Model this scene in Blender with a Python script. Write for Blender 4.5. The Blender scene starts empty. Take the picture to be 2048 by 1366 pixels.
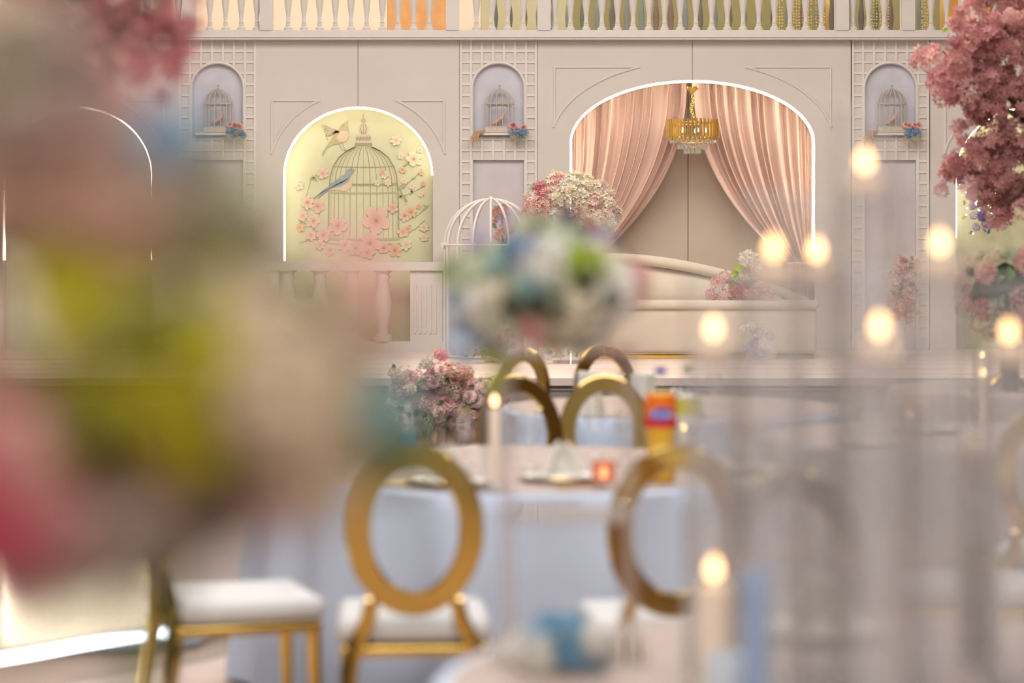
import bpy, bmesh, math, random
from mathutils import Vector, Matrix, Euler
random.seed(7)
SC = bpy.context.scene
COL = SC.collection
PI = math.pi
CAMH = 1.58          # camera height
FPX = 85 / 36 * 2048 # focal length in pixels of the 2048 px frame
HOR = 480            # image row of the horizon
def srgb(r, g, b):
    f = lambda c: (c/255/12.92) if c/255 <= .04045 else ((c/255+.055)/1.055)**2.4
    return (f(r), f(g), f(b))
def P(px, py, s):    # point seen at (px,py) when one metre covers s pixels
    return Vector(((px-1024)/s, FPX/s, CAMH-(py-HOR)/s))
# ------------------------------------------------------------------ camera
cam = bpy.data.cameras.new('camera'); camo = bpy.data.objects.new('camera', cam); COL.objects.link(camo)
camo.location = (0, 0, CAMH); camo.rotation_euler = (PI/2, 0, 0)
cam.lens = 85; cam.sensor_width = 36; cam.sensor_fit = 'HORIZONTAL'
cam.shift_y = -(683-HOR)/2048
cam.clip_end = 200
cam.dof.use_dof = True; cam.dof.focus_distance = 23.2; cam.dof.aperture_fstop = 1.6
SC.camera = camo
# ------------------------------------------------------------------ world, lights, exposure
w = bpy.data.worlds.new('world'); SC.world = w; w.use_nodes = True
w.node_tree.nodes['Background'].inputs[0].default_value = (.9, .85, .8, 1)
w.node_tree.nodes['Background'].inputs[1].default_value = .15
SC.view_settings.view_transform = 'Standard'; SC.view_settings.look = 'None'
SC.view_settings.exposure = 0.48; SC.view_settings.gamma = 1; SC.view_settings.use_curve_mapping = False
SC.cycles.use_denoising = True; SC.cycles.use_adaptive_sampling = True; SC.cycles.adaptive_threshold = .04
SC.cycles.max_bounces = 6; SC.cycles.diffuse_bounces = 2; SC.cycles.glossy_bounces = 2
SC.cycles.transmission_bounces = 4; SC.cycles.transparent_max_bounces = 48
SC.cycles.caustics_reflective = False; SC.cycles.caustics_refractive = False
SC.cycles.sample_clamp_indirect = 4
def area(name, loc, sx, sy, power, col, rot=(0, 0, 0)):
    l = bpy.data.lights.new(name, 'AREA'); l.shape = 'RECTANGLE'; l.size = sx; l.size_y = sy
    l.energy = power; l.color = col
    o = bpy.data.objects.new(name, l); COL.objects.link(o); o.location = loc; o.rotation_euler = rot
    return o
area('ceiling_softbox_tables', (0, 7, 6.85), 7, 9, 430, (.88, .94, 1.0))
area('ceiling_softbox_stage', (0, 17.5, 6.85), 11, 5, 640, (1.0, .92, .84))
area('balcony_cove_light', (0, 25.3, 6.6), 11, .8, 190, (1.0, .85, .68))
area('fill_softbox_front', (0, -1.8, 6.6), 9, 3, 620, (1.0, .94, .88), (math.radians(28), 0, 0))  # unseen fill added behind the camera to light the flowers from the front
# ------------------------------------------------------------------ materials
MAT = {}
def mat(name, col, rough=.6, metal=0, var=0, scale=8, bump=0, sheen=0, emis=None, es=0, trans=0, sss=0, coat=0, bscale=60):
    if name in MAT: return MAT[name]
    m = bpy.data.materials.new(name); m.use_nodes = True
    nt = m.node_tree; b = nt.nodes['Principled BSDF']
    b.inputs['Base Color'].default_value = (*col, 1); b.inputs['Roughness'].default_value = rough
    b.inputs['Metallic'].default_value = metal
    if sheen: b.inputs['Sheen Weight'].default_value = sheen
    if coat: b.inputs['Coat Weight'].default_value = coat
    if emis: b.inputs['Emission Color'].default_value = (*emis, 1); b.inputs['Emission Strength'].default_value = es
    if trans: b.inputs['Transmission Weight'].default_value = trans
    if var:
        tc = nt.nodes.new('ShaderNodeTexCoord')
        n = nt.nodes.new('ShaderNodeTexNoise'); n.inputs['Scale'].default_value = scale; n.inputs['Detail'].default_value = 4
        nt.links.new(tc.outputs['Object'], n.inputs['Vector'])
        r = nt.nodes.new('ShaderNodeMapRange'); r.inputs[1].default_value = .3; r.inputs[2].default_value = .7
        r.inputs[3].default_value = 1-var; r.inputs[4].default_value = 1+var
        nt.links.new(n.outputs['Fac'], r.inputs[0])
        mx = nt.nodes.new('ShaderNodeVectorMath'); mx.operation = 'SCALE'; mx.inputs[0].default_value = col
        nt.links.new(r.outputs[0], mx.inputs['Scale']); nt.links.new(mx.outputs[0], b.inputs['Base Color'])
    if bump:
        n2 = nt.nodes.new('ShaderNodeTexNoise'); n2.inputs['Scale'].default_value = bscale
        tc2 = nt.nodes.new('ShaderNodeTexCoord'); nt.links.new(tc2.outputs['Object'], n2.inputs['Vector'])
        bp = nt.nodes.new('ShaderNodeBump'); bp.inputs['Strength'].default_value = bump; bp.inputs['Distance'].default_value = .01
        nt.links.new(n2.outputs['Fac'], bp.inputs['Height']); nt.links.new(bp.outputs[0], b.inputs['Normal'])
    MAT[name] = m; return m
def petal(name, rgb, var=.18, scale=14):
    """thin petal: diffuse plus translucent"""
    if name in MAT: return MAT[name]
    m = mat(name, srgb(*rgb), .7, var=var, scale=scale)
    nt = m.node_tree; b = nt.nodes['Principled BSDF']; out = nt.nodes['Material Output']
    t = nt.nodes.new('ShaderNodeBsdfTranslucent'); t.inputs[0].default_value = (*srgb(*rgb), 1)
    mx = nt.nodes.new('ShaderNodeMixShader'); mx.inputs[0].default_value = .25
    nt.links.new(b.outputs[0], mx.inputs[1]); nt.links.new(t.outputs[0], mx.inputs[2]); nt.links.new(mx.outputs[0], out.inputs[0])
    return m
def glass(name, tint=(1, 1, 1), haze=.04, hazecol=(.8, .82, .85), rough=.03):
    if name in MAT: return MAT[name]
    m = bpy.data.materials.new(name); m.use_nodes = True; nt = m.node_tree
    for n in list(nt.nodes):
        if n.type != 'OUTPUT_MATERIAL': nt.nodes.remove(n)
    out = nt.nodes['Material Output']
    tr = nt.nodes.new('ShaderNodeBsdfTransparent'); tr.inputs[0].default_value = (*tint, 1)
    gl = nt.nodes.new('ShaderNodeBsdfGlossy'); gl.inputs['Roughness'].default_value = rough
    fr = nt.nodes.new('ShaderNodeFresnel'); ge = nt.nodes.new('ShaderNodeNewGeometry'); mr = nt.nodes.new('ShaderNodeMapRange')
    mr.inputs[3].default_value = 1.4; mr.inputs[4].default_value = 1/1.4      # thin wall: same reflection from both faces
    nt.links.new(ge.outputs['Backfacing'], mr.inputs[0]); nt.links.new(mr.outputs[0], fr.inputs[0])
    df = nt.nodes.new('ShaderNodeBsdfTranslucent'); df.inputs[0].default_value = (*hazecol, 1)
    dd = nt.nodes.new('ShaderNodeBsdfDiffuse'); dd.inputs[0].default_value = (*hazecol, 1)
    m0 = nt.nodes.new('ShaderNodeMixShader'); m0.inputs[0].default_value = .35
    nt.links.new(dd.outputs[0], m0.inputs[1]); nt.links.new(df.outputs[0], m0.inputs[2])
    m1 = nt.nodes.new('ShaderNodeMixShader'); m1.inputs[0].default_value = haze
    nt.links.new(tr.outputs[0], m1.inputs[1]); nt.links.new(m0.outputs[0], m1.inputs[2])
    m2 = nt.nodes.new('ShaderNodeMixShader'); nt.links.new(fr.outputs[0], m2.inputs[0])
    nt.links.new(m1.outputs[0], m2.inputs[1]); nt.links.new(gl.outputs[0], m2.inputs[2])
    nt.links.new(m2.outputs[0], out.inputs[0]); MAT[name] = m; return m
def emit(name, col, strength):
    if name in MAT: return MAT[name]
    m = bpy.data.materials.new(name); m.use_nodes = True; nt = m.node_tree
    e = nt.nodes.new('ShaderNodeEmission'); e.inputs[0].default_value = (*col, 1); e.inputs[1].default_value = strength
    nt.links.new(e.outputs[0], nt.nodes['Material Output'].inputs[0]); MAT[name] = m; return m
M_wall = mat('painted_board', srgb(216, 208, 200), .6, var=.03, scale=1.5, bump=.05)
M_white = mat('white_paint', srgb(226, 220, 214), .5, var=.02)
M_lav = mat('lavender_panel', srgb(206, 200, 204), .6, var=.06, scale=3)
M_sky = mat('sky_print', srgb(202, 202, 212), .6, var=.10, scale=4)
M_backp = mat('beige_back_panel', srgb(205, 190, 172), .7, var=.04, scale=2)
M_led = emit('led_warm_white', (1, .84, .64), 26)
M_ledm = emit('led_soft_white', (1, .88, .66), 7.5)
M_ledc = emit('led_cool_white', (.82, .92, 1.0), 5)
M_gold = mat('polished_gold', (.62, .41, .11), .13, 1, var=.12, scale=5)
M_gold2 = mat('brass_gold', (1.0, .72, .26), .3, 1)
M_cream = mat('cream_velvet', srgb(218, 205, 186), .8, var=.03, scale=4, sheen=.3, bump=.05, bscale=300)
M_seat = mat('cream_leatherette', srgb(208, 203, 198), .55, var=.03)
M_peach = petal('peach_chiffon', (244, 212, 197), var=.03, scale=2)
M_cloth = mat('white_tablecloth', srgb(196, 204, 220), .8, var=.03, scale=3)
M_china = mat('white_china', srgb(232, 230, 226), .25)
M_linen = mat('ivory_napkin', srgb(226, 220, 208), .85, var=.04)
M_carpet = mat('pinkish_carpet', srgb(196, 168, 150), .75, var=.08, scale=3)
M_marble = mat('blush_marble_top', srgb(232, 212, 203), .35, var=.06, scale=2)
M_riser = mat('stage_riser', srgb(206, 188, 178), .5, var=.05, scale=2)
M_mirror = mat('mirror_floor', (.66, .66, .63), .12, 1, var=.04, bump=.10, bscale=1.6)
M_glass = glass('clear_glass', haze=.05)
M_acry = glass('clear_acrylic', tint=(.97, .96, .96), haze=.14, hazecol=(.8, .7, .66))
M_crys = glass('crystal', haze=.2, hazecol=(.78, .80, .84), rough=.08)
M_flame = emit('candle_flame', (1, .55, .24), 5)
M_wax = mat('ivory_wax_glow', srgb(240, 222, 200), .6, emis=(1, .62, .4), es=.12)  # faint glow put into the wax, as if lit by its flame
M_rose = glass('rose_glass', tint=(.95, .72, .62), haze=.35, hazecol=(.85, .5, .4))
M_leaf = petal('leaf_green', (112, 138, 76), var=.3)
M_dark = petal('dark_leaf', (52, 66, 42), var=.3)
M_bark = mat('bark_brown', srgb(96, 76, 66), .85, var=.2, bump=.3)
M_stem = mat('plant_stem', srgb(104, 122, 72), .7)
PINK = petal('pink_petal', (240, 190, 184)); PALE = petal('pale_pink_petal', (240, 208, 200)); CREAMP = petal('cream_petal', (244, 234, 208))
WHITE = petal('white_petal', (244, 240, 232)); ROSEP = petal('rose_petal', (220, 138, 148)); CORAL = petal('coral_petal', (244, 188, 158))
LILAC = petal('lilac_petal', (196, 186, 208)); BLUE = petal('blue_petal', (84, 132, 184)); LBLUE = petal('light_blue_petal', (150, 186, 214))
LIME = petal('lime_petal', (164, 186, 40)); TEAL = petal('teal_leaf', (142, 182, 182)); MAG = petal('magenta_petal', (206, 82, 110))
DUSTY = petal('dusty_pink_petal', (222, 168, 164)); PURPLE = petal('wisteria_petal', (128, 100, 170)); SAGE = petal('sage_leaf', (204, 210, 180)); HOT = petal('bright_pink_petal', (226, 126, 152)); TANG = petal('tangerine_petal', (240, 156, 116))
SKYB = petal('sky_blue_petal', (96, 164, 200)); NTAN = petal('tan_petal', (196, 158, 138)); NLIME = petal('near_lime_petal', (208, 200, 26)); TAUPE = petal('taupe_petal', (176, 158, 146)); KHAKI = petal('khaki_leaf', (160, 152, 118)); PBLUE = petal('powder_blue_petal', (204, 218, 236)); BEIGE = petal('beige_petal', (226, 206, 180)); OLIVE = petal('olive_leaf', (128, 128, 34)); PEACHP = petal('peach_petal', (232, 178, 152))
# ------------------------------------------------------------------ mesh helpers
class MB:
    def __init__(s): s.v = []; s.f = []
    def add(s, v, f):
        o = len(s.v); s.v += [tuple(p) for p in v]; s.f += [tuple(i+o for i in q) for q in f]; return s
    def box(s, c, d):
        x, y, z = c; a, b, e = d[0]/2, d[1]/2, d[2]/2
        v = [(x+i*a, y+j*b, z+k*e) for i in (-1, 1) for j in (-1, 1) for k in (-1, 1)]
        return s.add(v, [(0, 1, 3, 2), (4, 6, 7, 5), (0, 4, 5, 1), (2, 3, 7, 6), (0, 2, 6, 4), (1, 5, 7, 3)])
    def tube(s, pts, r, seg=8, caps=True, closed=False):
        pts = [Vector(p) for p in pts]; n = len(pts)
        rs = r if isinstance(r, (list, tuple)) else [r]*n
        V = []; up = None
        for i, p in enumerate(pts):
            a = pts[(i-1) % n] if (i > 0 or closed) else p; b = pts[(i+1) % n] if (i < n-1 or closed) else p
            t = (b-a).normalized() if (b-a).length > 1e-9 else Vector((0, 0, 1))
            if up is None: up = t.orthogonal().normalized()
            up = (up - t*up.dot(t)); up = up.normalized() if up.length > 1e-6 else t.orthogonal().normalized()
            q = t.cross(up)
            for k in range(seg):
                an = 2*PI*k/seg; V.append(p + (up*math.cos(an) + q*math.sin(an))*rs[i])
        F = []
        for i in range(n if closed else n-1):
            j = (i+1) % n
            for k in range(seg):
                F.append((i*seg+k, i*seg+(k+1) % seg, j*seg+(k+1) % seg, j*seg+k))
        if caps and not closed: F += [tuple(range(seg-1, -1, -1)), tuple((n-1)*seg+k for k in range(seg))]
        return s.add(V, F)
    def lathe(s, prof, seg=16, c=(0, 0, 0)):
        V = [(c[0]+r*math.cos(2*PI*k/seg), c[1]+r*math.sin(2*PI*k/seg), c[2]+z) for r, z in prof for k in range(seg)]
        F = [(i*seg+k, i*seg+(k+1) % seg, (i+1)*seg+(k+1) % seg, (i+1)*seg+k) for i in range(len(prof)-1) for k in range(seg)]
        if prof[0][0] > 1e-5: F.append(tuple(range(seg-1, -1, -1)))
        if prof[-1][0] > 1e-5: F.append(tuple((len(prof)-1)*seg+k for k in range(seg)))
        return s.add(V, F)
    def prism(s, pts, y0, y1):       # outline in XZ, extruded along Y
        n = len(pts); V = [(x, y0, z) for x, z in pts] + [(x, y1, z) for x, z in pts]
        return s.add(V, [tuple(range(n)), tuple(range(2*n-1, n-1, -1))] + [(i, i+n, (i+1) % n+n, (i+1) % n) for i in range(n)])
    def grid(s, fn, nu, nv):
        V = [fn(i/nu, j/nv) for j in range(nv+1) for i in range(nu+1)]
        return s.add(V, [(j*(nu+1)+i, j*(nu+1)+i+1, (j+1)*(nu+1)+i+1, (j+1)*(nu+1)+i) for j in range(nv) for i in range(nu)])
    def mesh(s, name, m=None, smooth=True, fix=True):
        me = bpy.data.meshes.new(name); me.from_pydata(s.v, [], s.f)
        if fix:
            bm = bmesh.new(); bm.from_mesh(me); bmesh.ops.recalc_face_normals(bm, faces=bm.faces); bm.to_mesh(me); bm.free()
        if smooth:
            me.shade_smooth()
            me.set_sharp_from_angle(angle=math.radians(40))
        if m: me.materials.append(m)
        return me
    def build(s, name, m, parent=None, smooth=True, loc=None):
        o = bpy.data.objects.new(name, s.mesh(name, m, smooth)); COL.objects.link(o)
        if parent: o.parent = parent
        if loc is not None: o.location = loc
        return o
def link(name, me, parent=None, loc=(0, 0, 0), rot=(0, 0, 0), sc=(1, 1, 1), m=None):
    o = bpy.data.objects.new(name, me); COL.objects.link(o); o.parent = parent
    o.location = loc; o.rotation_euler = rot; o.scale = (sc, sc, sc) if isinstance(sc, (int, float)) else sc
    if m: o.material_slots[0].link = 'OBJECT'; o.material_slots[0].material = m
    return o
def tag(o, label, cat=None, group=None, kind=None):
    if label: o['label'] = label
    if cat: o['category'] = cat
    if group: o['group'] = group
    if kind: o['kind'] = kind
    return o
def thing(name, label, cat, loc=(0, 0, 0), rz=0, group=None, kind=None):
    o = bpy.data.objects.new(name, None); COL.objects.link(o); o.location = loc; o.rotation_euler = (0, 0, rz)
    o.empty_display_size = .1
    return tag(o, label, cat, group, kind)
def dup(root, loc, rz, label, group=None):
    r = root.copy(); COL.objects.link(r); r.location = loc; r.rotation_euler = (0, 0, rz); r['label'] = label
    if group: r['group'] = group
    for ch in list(root.children):
        c = ch.copy(); COL.objects.link(c); c.parent = r
        for g in ch.children:
            d = g.copy(); COL.objects.link(d); d.parent = c
    return r
WS = 200.0; WY = FPX/WS            # the decorated wall: 200 px per metre
def wx(px): return (px-1024)/WS
def wz(py): return CAMH-(py-HOR)/WS
def at_y(px, py, y): return P(px, py, FPX/y)
# ------------------------------------------------------------------ the room
def struct(name, mb, m, label=None, smooth=False):
    return tag(mb.build(name, m, None, smooth), label, None, None, 'structure')
STZ = .475; PLZ = .16
struct('floor', MB().box((0, 10.75, -.05), (20, 31.5, .1)), M_carpet, 'pinkish beige carpet floor of the hall')
struct('ceiling', MB().box((0, 10.75, 7.05), (20, 31.5, .1)), mat('ceiling_paint', srgb(225, 220, 215), .8), 'plain pale hall ceiling')
struct('wall_left', MB().box((-9.95, 10.75, 3.5), (.1, 31.5, 7)), mat('hall_wall_paint', srgb(196, 186, 176), .8), 'plain pale left wall of the hall')
struct('wall_right', MB().box((9.95, 10.75, 3.5), (.1, 31.5, 7)), mat('side_wall_brown', srgb(112, 94, 80), .8), 'plain brown right wall of the hall')
struct('wall_rear', MB().box((0, -4.95, 3.5), (19.8, .1, 7)), mat('rear_wall_brown', srgb(64, 50, 40), .8), 'brown rear wall behind the guests')
# stage with blush marble top
stg = thing('stage', 'low wide stage with blush marble top before the arched wall', None, (0, 0, 0), kind='structure')
MB().box((.2, (19.34+24.9)/2, STZ-.03), (13.0, 24.9-19.34, .06)).build('stage_top', M_marble, stg, False)
MB().box((.2, (19.42+24.9)/2, (STZ-.06)/2), (12.9, 24.9-19.42, STZ-.06)).build('stage_body', M_riser, stg, False)
for z in (.12, .25, .38):
    MB().box((.2, 19.405, z), (12.9, .03, .012)).build('riser_strip', M_white, stg, False)
for k in range(4):                 # marble joints seen as fine lines
    MB().box((.2, 19.9+k*.8, STZ+.001), (12.8, .012, .003)).build('marble_joint', mat('joint_pink', srgb(222, 198, 190), .5), stg, False)
# mirrored dance floor
edge = [(-9, 7.2), (-3.2, 7.35), (-2.3, 7.85), (-1.77, 8.37), (-1.487, 8.73), (-1.17, 9.06), (-.95, 9.6), (-.85, 10.6), (-.82, 12), (-.75, 13.5), (-.4, 14.6), (.6, 15.4), (2.2, 15.9), (6.6, 16.1)]
def smooth_path(p, n=6):
    out = []
    for i in range(len(p)-1):
        a = Vector(p[max(i-1, 0)]); b = Vector(p[i]); c = Vector(p[i+1]); d = Vector(p[min(i+2, len(p)-1)])
        for k in range(n):
            t = k/n
            out.append(.5*((2*b) + (c-a)*t + (2*a-5*b+4*c-d)*t*t + (3*b-a-3*c+d)*t**3))
    out.append(Vector(p[-1])); return out
ed = smooth_path([(x, y, 0) for x, y in edge])
outl = [(v.x, v.y) for v in ed] + [(6.6, 19.40), (-9, 19.40)]
mb = MB(); n = len(outl)
mb.add([(x, y, 0) for x, y in outl] + [(x, y, PLZ) for x, y in outl], [tuple(range(n-1, -1, -1)), tuple(range(n, 2*n))] + [(i, (i+1) % n, (i+1) % n+n, i+n) for i in range(n)])
df = thing('mirror_dance_floor', 'raised mirrored silver dance floor with glowing curved edge', None, kind='structure')
mb.build('mirror_top', M_mirror, df, False)
MB().tube([(v.x, v.y-.02, PLZ-.03) for v in ed], .016, 8).build('led_edge', M_ledc, df)

# ------------------------------------------------------------------ the decorated wall
WT = .12                            # board thickness
wall = thing('wall_back', 'cream panelled backdrop wall with arched niches', None, kind='structure')
ZT, ZB = wz(76), STZ
def arch_pts(cx, a, b, sy, x_from, x_to, n=24):
    """points along the arch (XZ), from px x_from to x_to"""
    t0 = math.acos(max(-1, min(1, (x_from-cx)/a))); t1 = math.acos(max(-1, min(1, (x_to-cx)/a)))
    return [(wx(cx+a*math.cos(t0+(t1-t0)*i/n)), wz(sy-b*math.sin(t0+(t1-t0)*i/n))) for i in range(n+1)]
g = .45                              # half joint in px
def arch_boards(x0, cx, x1, a, b, sy):
    L = [(wx(x0+g), ZB), (wx(cx-a), ZB)] + arch_pts(cx, a, b, sy, cx-a, cx-g) + [(wx(cx-g), ZT), (wx(x0+g), ZT)]
    R = [(wx(x1-g), ZB), (wx(cx+a), ZB)] + arch_pts(cx, a, b, sy, cx+a, cx+g) + [(wx(cx+g), ZT), (wx(x1-g), ZT)]
    for o in (L, R): MB().prism(o, WY, WY+WT).build('board', M_wall, wall, False)
def plain_board(x0, x1):
    MB().box(((wx(x0)+wx(x1))/2, WY+WT/2, (ZT+ZB)/2), (wx(x1-g)-wx(x0+g), WT, ZT-ZB)).build('board', M_wall, wall, False)
arch_boards(-50, 154, 358, 150, 137, 350)
arch_boards(511, 716, 919, 150, 137, 350)
arch_boards(1075, 1385, 1702, 245, 125, 285)
arch_boards(1860, 2062, 2264, 150, 137, 350)
plain_board(-203, -50); plain_board(-600, -203); plain_board(2264, 2420); plain_board(2420, 2800)
# dark seam backing behind joints
for px in (-50, 358, 511, 919, 1075, 1702, 1860, 2264):
    MB().box((wx(px), WY+WT+.02, (ZT+ZB)/2), (.06, .03, ZT-ZB)).build('seam_backing', mat('seam_dark', srgb(60, 52, 46), .9), wall, False)
for cx, ty in ((154, 213), (716, 213), (1385, 160), (2062, 213)):
    zb = wz(ty)+.02
    MB().box((wx(cx), WY+WT+.02, (ZT+zb)/2), (.06, .03, ZT-zb)).build('seam_backing', MAT['seam_dark'], wall, False)
# mouldings beside the arches
def mould(pts, name='moulding'):
    MB().tube([(x, WY-.004, z) for x, z in pts], .012, 6).build(name, M_white, wall)
def spandrel(cx, a, b, sy, hy, hx_in, hx_out, vlow):
    for sgn in (-1, 1):
        f = lambda d: cx+sgn*d
        mould([(wx(f(hx_in)), wz(hy)), (wx(f(hx_out)), wz(hy))])
        mould([(wx(f(hx_out)), wz(hy)), (wx(f(hx_out)), wz(vlow))])
        t0 = math.acos(hx_in/a); t1 = math.acos(min(1, (hx_out+2)/a))
        mould([(wx(f(a*math.cos(t0+(t1-t0)*i/20))), wz(sy-b*math.sin(t0+(t1-t0)*i/20))) for i in range(21)])
spandrel(716, 180, 165, 350, 201, 76, 172, 300)
spandrel(154, 180, 165, 350, 201, 76, 172, 300)
spandrel(2062, 180, 165, 350, 201, 76, 172, 300)
spandrel(1385, 283, 163, 285, 134, 105, 276, 250)
# coping
MB().box((0, WY+.05, wz(73)), (19.6, .34, .04)).build('coping', M_white, wall, False)
MB().box((0, WY+.02, wz(79)), (19.6, .26, .015)).build('coping_moulding', M_white, wall, False)
# trellis columns
def trellis(cx, label):
    t = thing('trellis_panel', label, 'trellis', (wx(cx), WY, ZB), group='trellis columns of the backdrop')
    X = lambda px: (px-cx)/WS
    Z = lambda py: wz(py)-ZB
    h = ZT-ZB
    # back board with arched and square recesses
    a, b, sy = 51, 49, 176
    o = [(X(cx-77), 0), (X(cx-51), 0), (X(cx-51), Z(320)), (X(cx+51), Z(320)), (X(cx+51), 0), (X(cx+77), 0), (X(cx+77), h), (X(cx), h)]
    arc = [(X(cx+a*math.cos(PI/2+PI/2*i/16)), Z(sy-b*math.sin(PI/2+PI/2*i/16))) for i in range(17)]
    arcr = [(-x, z) for x, z in arc]
    L = [(X(cx-77), 0), (X(cx-51), 0), (X(cx-51), Z(320)), (0, Z(320)), (0, Z(272)), (X(cx-51), Z(272))] + arc[::-1] + [(0, h), (X(cx-77), h)]
    for sg in (1, -1):
        MB().prism([(sg*x, z) for x, z in L], .010, WT).build('back_board', M_wall, t, False)
    arch_o = [(X(cx-53), Z(276))] + [(X(cx+53*math.cos(PI-PI*i/24)), Z(sy-51*math.sin(PI-PI*i/24))) for i in range(25)] + [(X(cx+53), Z(276))]
    MB().prism(arch_o, .05, WT+.02).build('niche_back', M_sky, t, False)
    MB().box((0, .06, Z(320)/2), (104/WS, .02, Z(318))).build('lower_panel', M_lav, t, False)
    fr = arch_o
    MB().tube([(x, .0, z) for x, z in fr], .016, 6).build('niche_moulding', M_white, t)
    # lattice bars
    xs = [-77+22*i for i in range(8)]
    bw = 5/WS
    for dx in xs:
        px = max(-75, min(75, dx))
        segs = []
        if abs(px) < 51:
            top = sy - b*math.sqrt(max(0, 1-(px/51)**2))-2
            segs = [(78, top), (273, 320)]
        else: segs = [(78, 695)]
        for y0, y1 in segs:
            z0, z1 = Z(y1), Z(y0)
            MB().box((px/WS, .005, (z0+z1)/2), (bw, .016, z1-z0)).build('lattice_bar', M_white, t, False)
    y = 80
    while y < 690:
        for (u0, u1) in ([(-77, 77)] if (y < 128 or 270 < y < 322) else [(-77, -51), (51, 77)] if y > 176 else
                         [(-77, -51*math.sqrt(max(0, 1-((176-y)/49)**2))-1), (51*math.sqrt(max(0, 1-((176-y)/49)**2))+1, 77)]):
            MB().box(((u0+u1)/2/WS, .006, Z(y)), ((u1-u0)/WS, .014, bw)).build('lattice_bar', M_white, t, False)
        y += 22
    for sg in (-1, 1):
        MB().box((sg*54/WS, .01, Z(320)/2), (5/WS, .03, Z(318))).build('panel_frame', M_white, t, False)
    return t
trellis(435, 'trellis column with arched niche, left of the three, beside pale green mural')
trellis(997, 'trellis column with arched niche between green mural and peach drapes')
trellis(1781, 'trellis column with arched niche beside the dense pink blossom tree')
# niche interiors
def niche_back(cx, a, b, sy, m, depth, name, label, grow=14):
    o = [(wx(cx-a-grow), ZB)] + [(wx(cx+(a+grow)*math.cos(PI-PI*i/36)), wz(sy-(b+grow)*math.sin(PI-PI*i/36))) for i in range(37)] + [(wx(cx+a+grow), ZB)]
    ob = MB().prism(o, WY+depth, WY+depth+.03).build(name, m, None, False)
    return tag(ob, label, None, None, 'structure')
def led(cx, a, b, sy, low, label, left=True, right=True, r=.011, m=None):
    pts = ([(wx(cx-a+2), wz(low))] if left else []) + [(wx(cx+(a-2)*math.cos(PI-PI*i/40)), wz(sy-(b-2)*math.sin(PI-PI*i/40))) for i in range(41)] + ([(wx(cx+a-2), wz(low))] if right else [])
    o = MB().tube([(x, WY+.07, z) for x, z in pts], r, 8).build('led_strip', m or M_led, wall)
    o['label'] = label; return o
led(154, 150, 137, 350, 520, 'white glowing strip round the arch at the far left edge')
led(716, 150, 137, 350, 522, 'white glowing strip round the pale green birdcage mural', right=False, r=.010, m=M_ledm)
led(1385, 245, 125, 285, 500, 'white glowing strip round the wide peach draped arch', r=.010)
led(2062, 150, 137, 350, 475, 'white glowing strip round the arch behind the pink blossom tree')
niche_back(154, 150, 137, 350, mat('niche_pale', srgb(214, 214, 200), .7), .3, 'niche_panel_1', 'pale back panel of the far left arch')
niche_back(2062, 150, 137, 350, mat('niche_green', srgb(190, 192, 160), .7, var=.1), .3, 'niche_panel_2', 'greenish back panel of the far right arch')
# wide arch: beige back in two boards
for sg in (-1, 1):
    c = 1385
    o = [(wx(c+sg*.8), ZB), (wx(c+sg*262), ZB)] + [(wx(c+sg*262*math.cos(PI/2*i/24)), wz(285-142*math.sin(PI/2*i/24))) for i in range(25)][:-1] + [(wx(c+sg*.8), wz(143))]
    ob = MB().prism(o, WY+.62, WY+.65).build('panel_board', M_backp, wall, False)
MB().box((wx(1385), WY+.66, wz(430)), (.05, .02, 2.6)).build('seam_backing', mat('seam_brown', srgb(190, 174, 156), .9), wall, False)

# ------------------------------------------------------------------ balcony balustrade above
bal = thing('balustrade', 'white balustrade with vase shaped balusters along the balcony', 'balustrade', (0, WY+.03, wz(72)))
bl = [(.0, 0), (8.6, 0), (8.6, 7), (6.2, 8), (4.8, 11), (5.4, 13), (4.0, 15), (5.2, 18), (3.8, 20), (4.2, 30), (5.6, 42), (7.0, 52), (7.6, 60), (7.6, 68), (6.4, 82), (4.2, 98), (3.8, 106), (5, 108), (4, 112), (8.6, 116), (8.6, 122), (0, 122)]
bprof = [(max(r, .01)/WS, z/WS) for r, z in bl]
bmesh_ = MB().lathe(bprof, 14).mesh('baluster', M_white)
posts = [378, 533, 905, 1088, 1684, 1816]
hz = .045
MB().box((0, 0, hz/2+.012), (17.5, .12, hz)).build('bottom_rail', M_white, bal, False)
MB().box((0, 0, .045+122/WS+.05), (17.5, .16, .1)).build('top_rail', M_white, bal, False)
for p in posts:
    MB().box((wx(p), 0, .045+122/WS/2+.01), (26/WS, .14, 122/WS)).build('post', M_white, bal, False)
px = 419-31.4*20
while px < 2500:
    if all(abs(px-p) > 17 for p in posts): link('baluster', bmesh_, bal, (wx(px), 0, hz+.005))
    px += 31.4
# balcony behind: floor, built reflection of the balustrade, coloured wall panels
struct('balcony_floor', MB().box((0, WY+.95, wz(72)-.06), (19.6, 1.5, .08)), M_white, 'pale floor slab of the balcony')
BY = 26.0
def rear_panel(x0, x1, rgb, name, label, **k):
    c = mat('balcony_'+name, srgb(*rgb), **k)
    s = FPX/BY
    o = MB().box((((x0+x1)/2-1024)/s, BY+.02, 5.2), ((x1-x0)/s-.004, .04, 3.4)).build('wall_panel', c, bw_, False)
bw_ = thing('wall_balcony', 'peach, orange and olive panelled wall behind the balcony balusters', None, kind='structure')
rear_panel(-300, 775, (240, 222, 204), 'peach', '', rough=.7)
rear_panel(775, 893, (214, 160, 104), 'orange', '', rough=.45, var=.1, scale=9)
rear_panel(893, 962, (240, 222, 204), 'peach2', '', rough=.7)
rear_panel(962, 1135, (196, 190, 158), 'sage', '', rough=.5)
rear_panel(1135, 1660, (150, 142, 98), 'olive', '', rough=.5)
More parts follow.
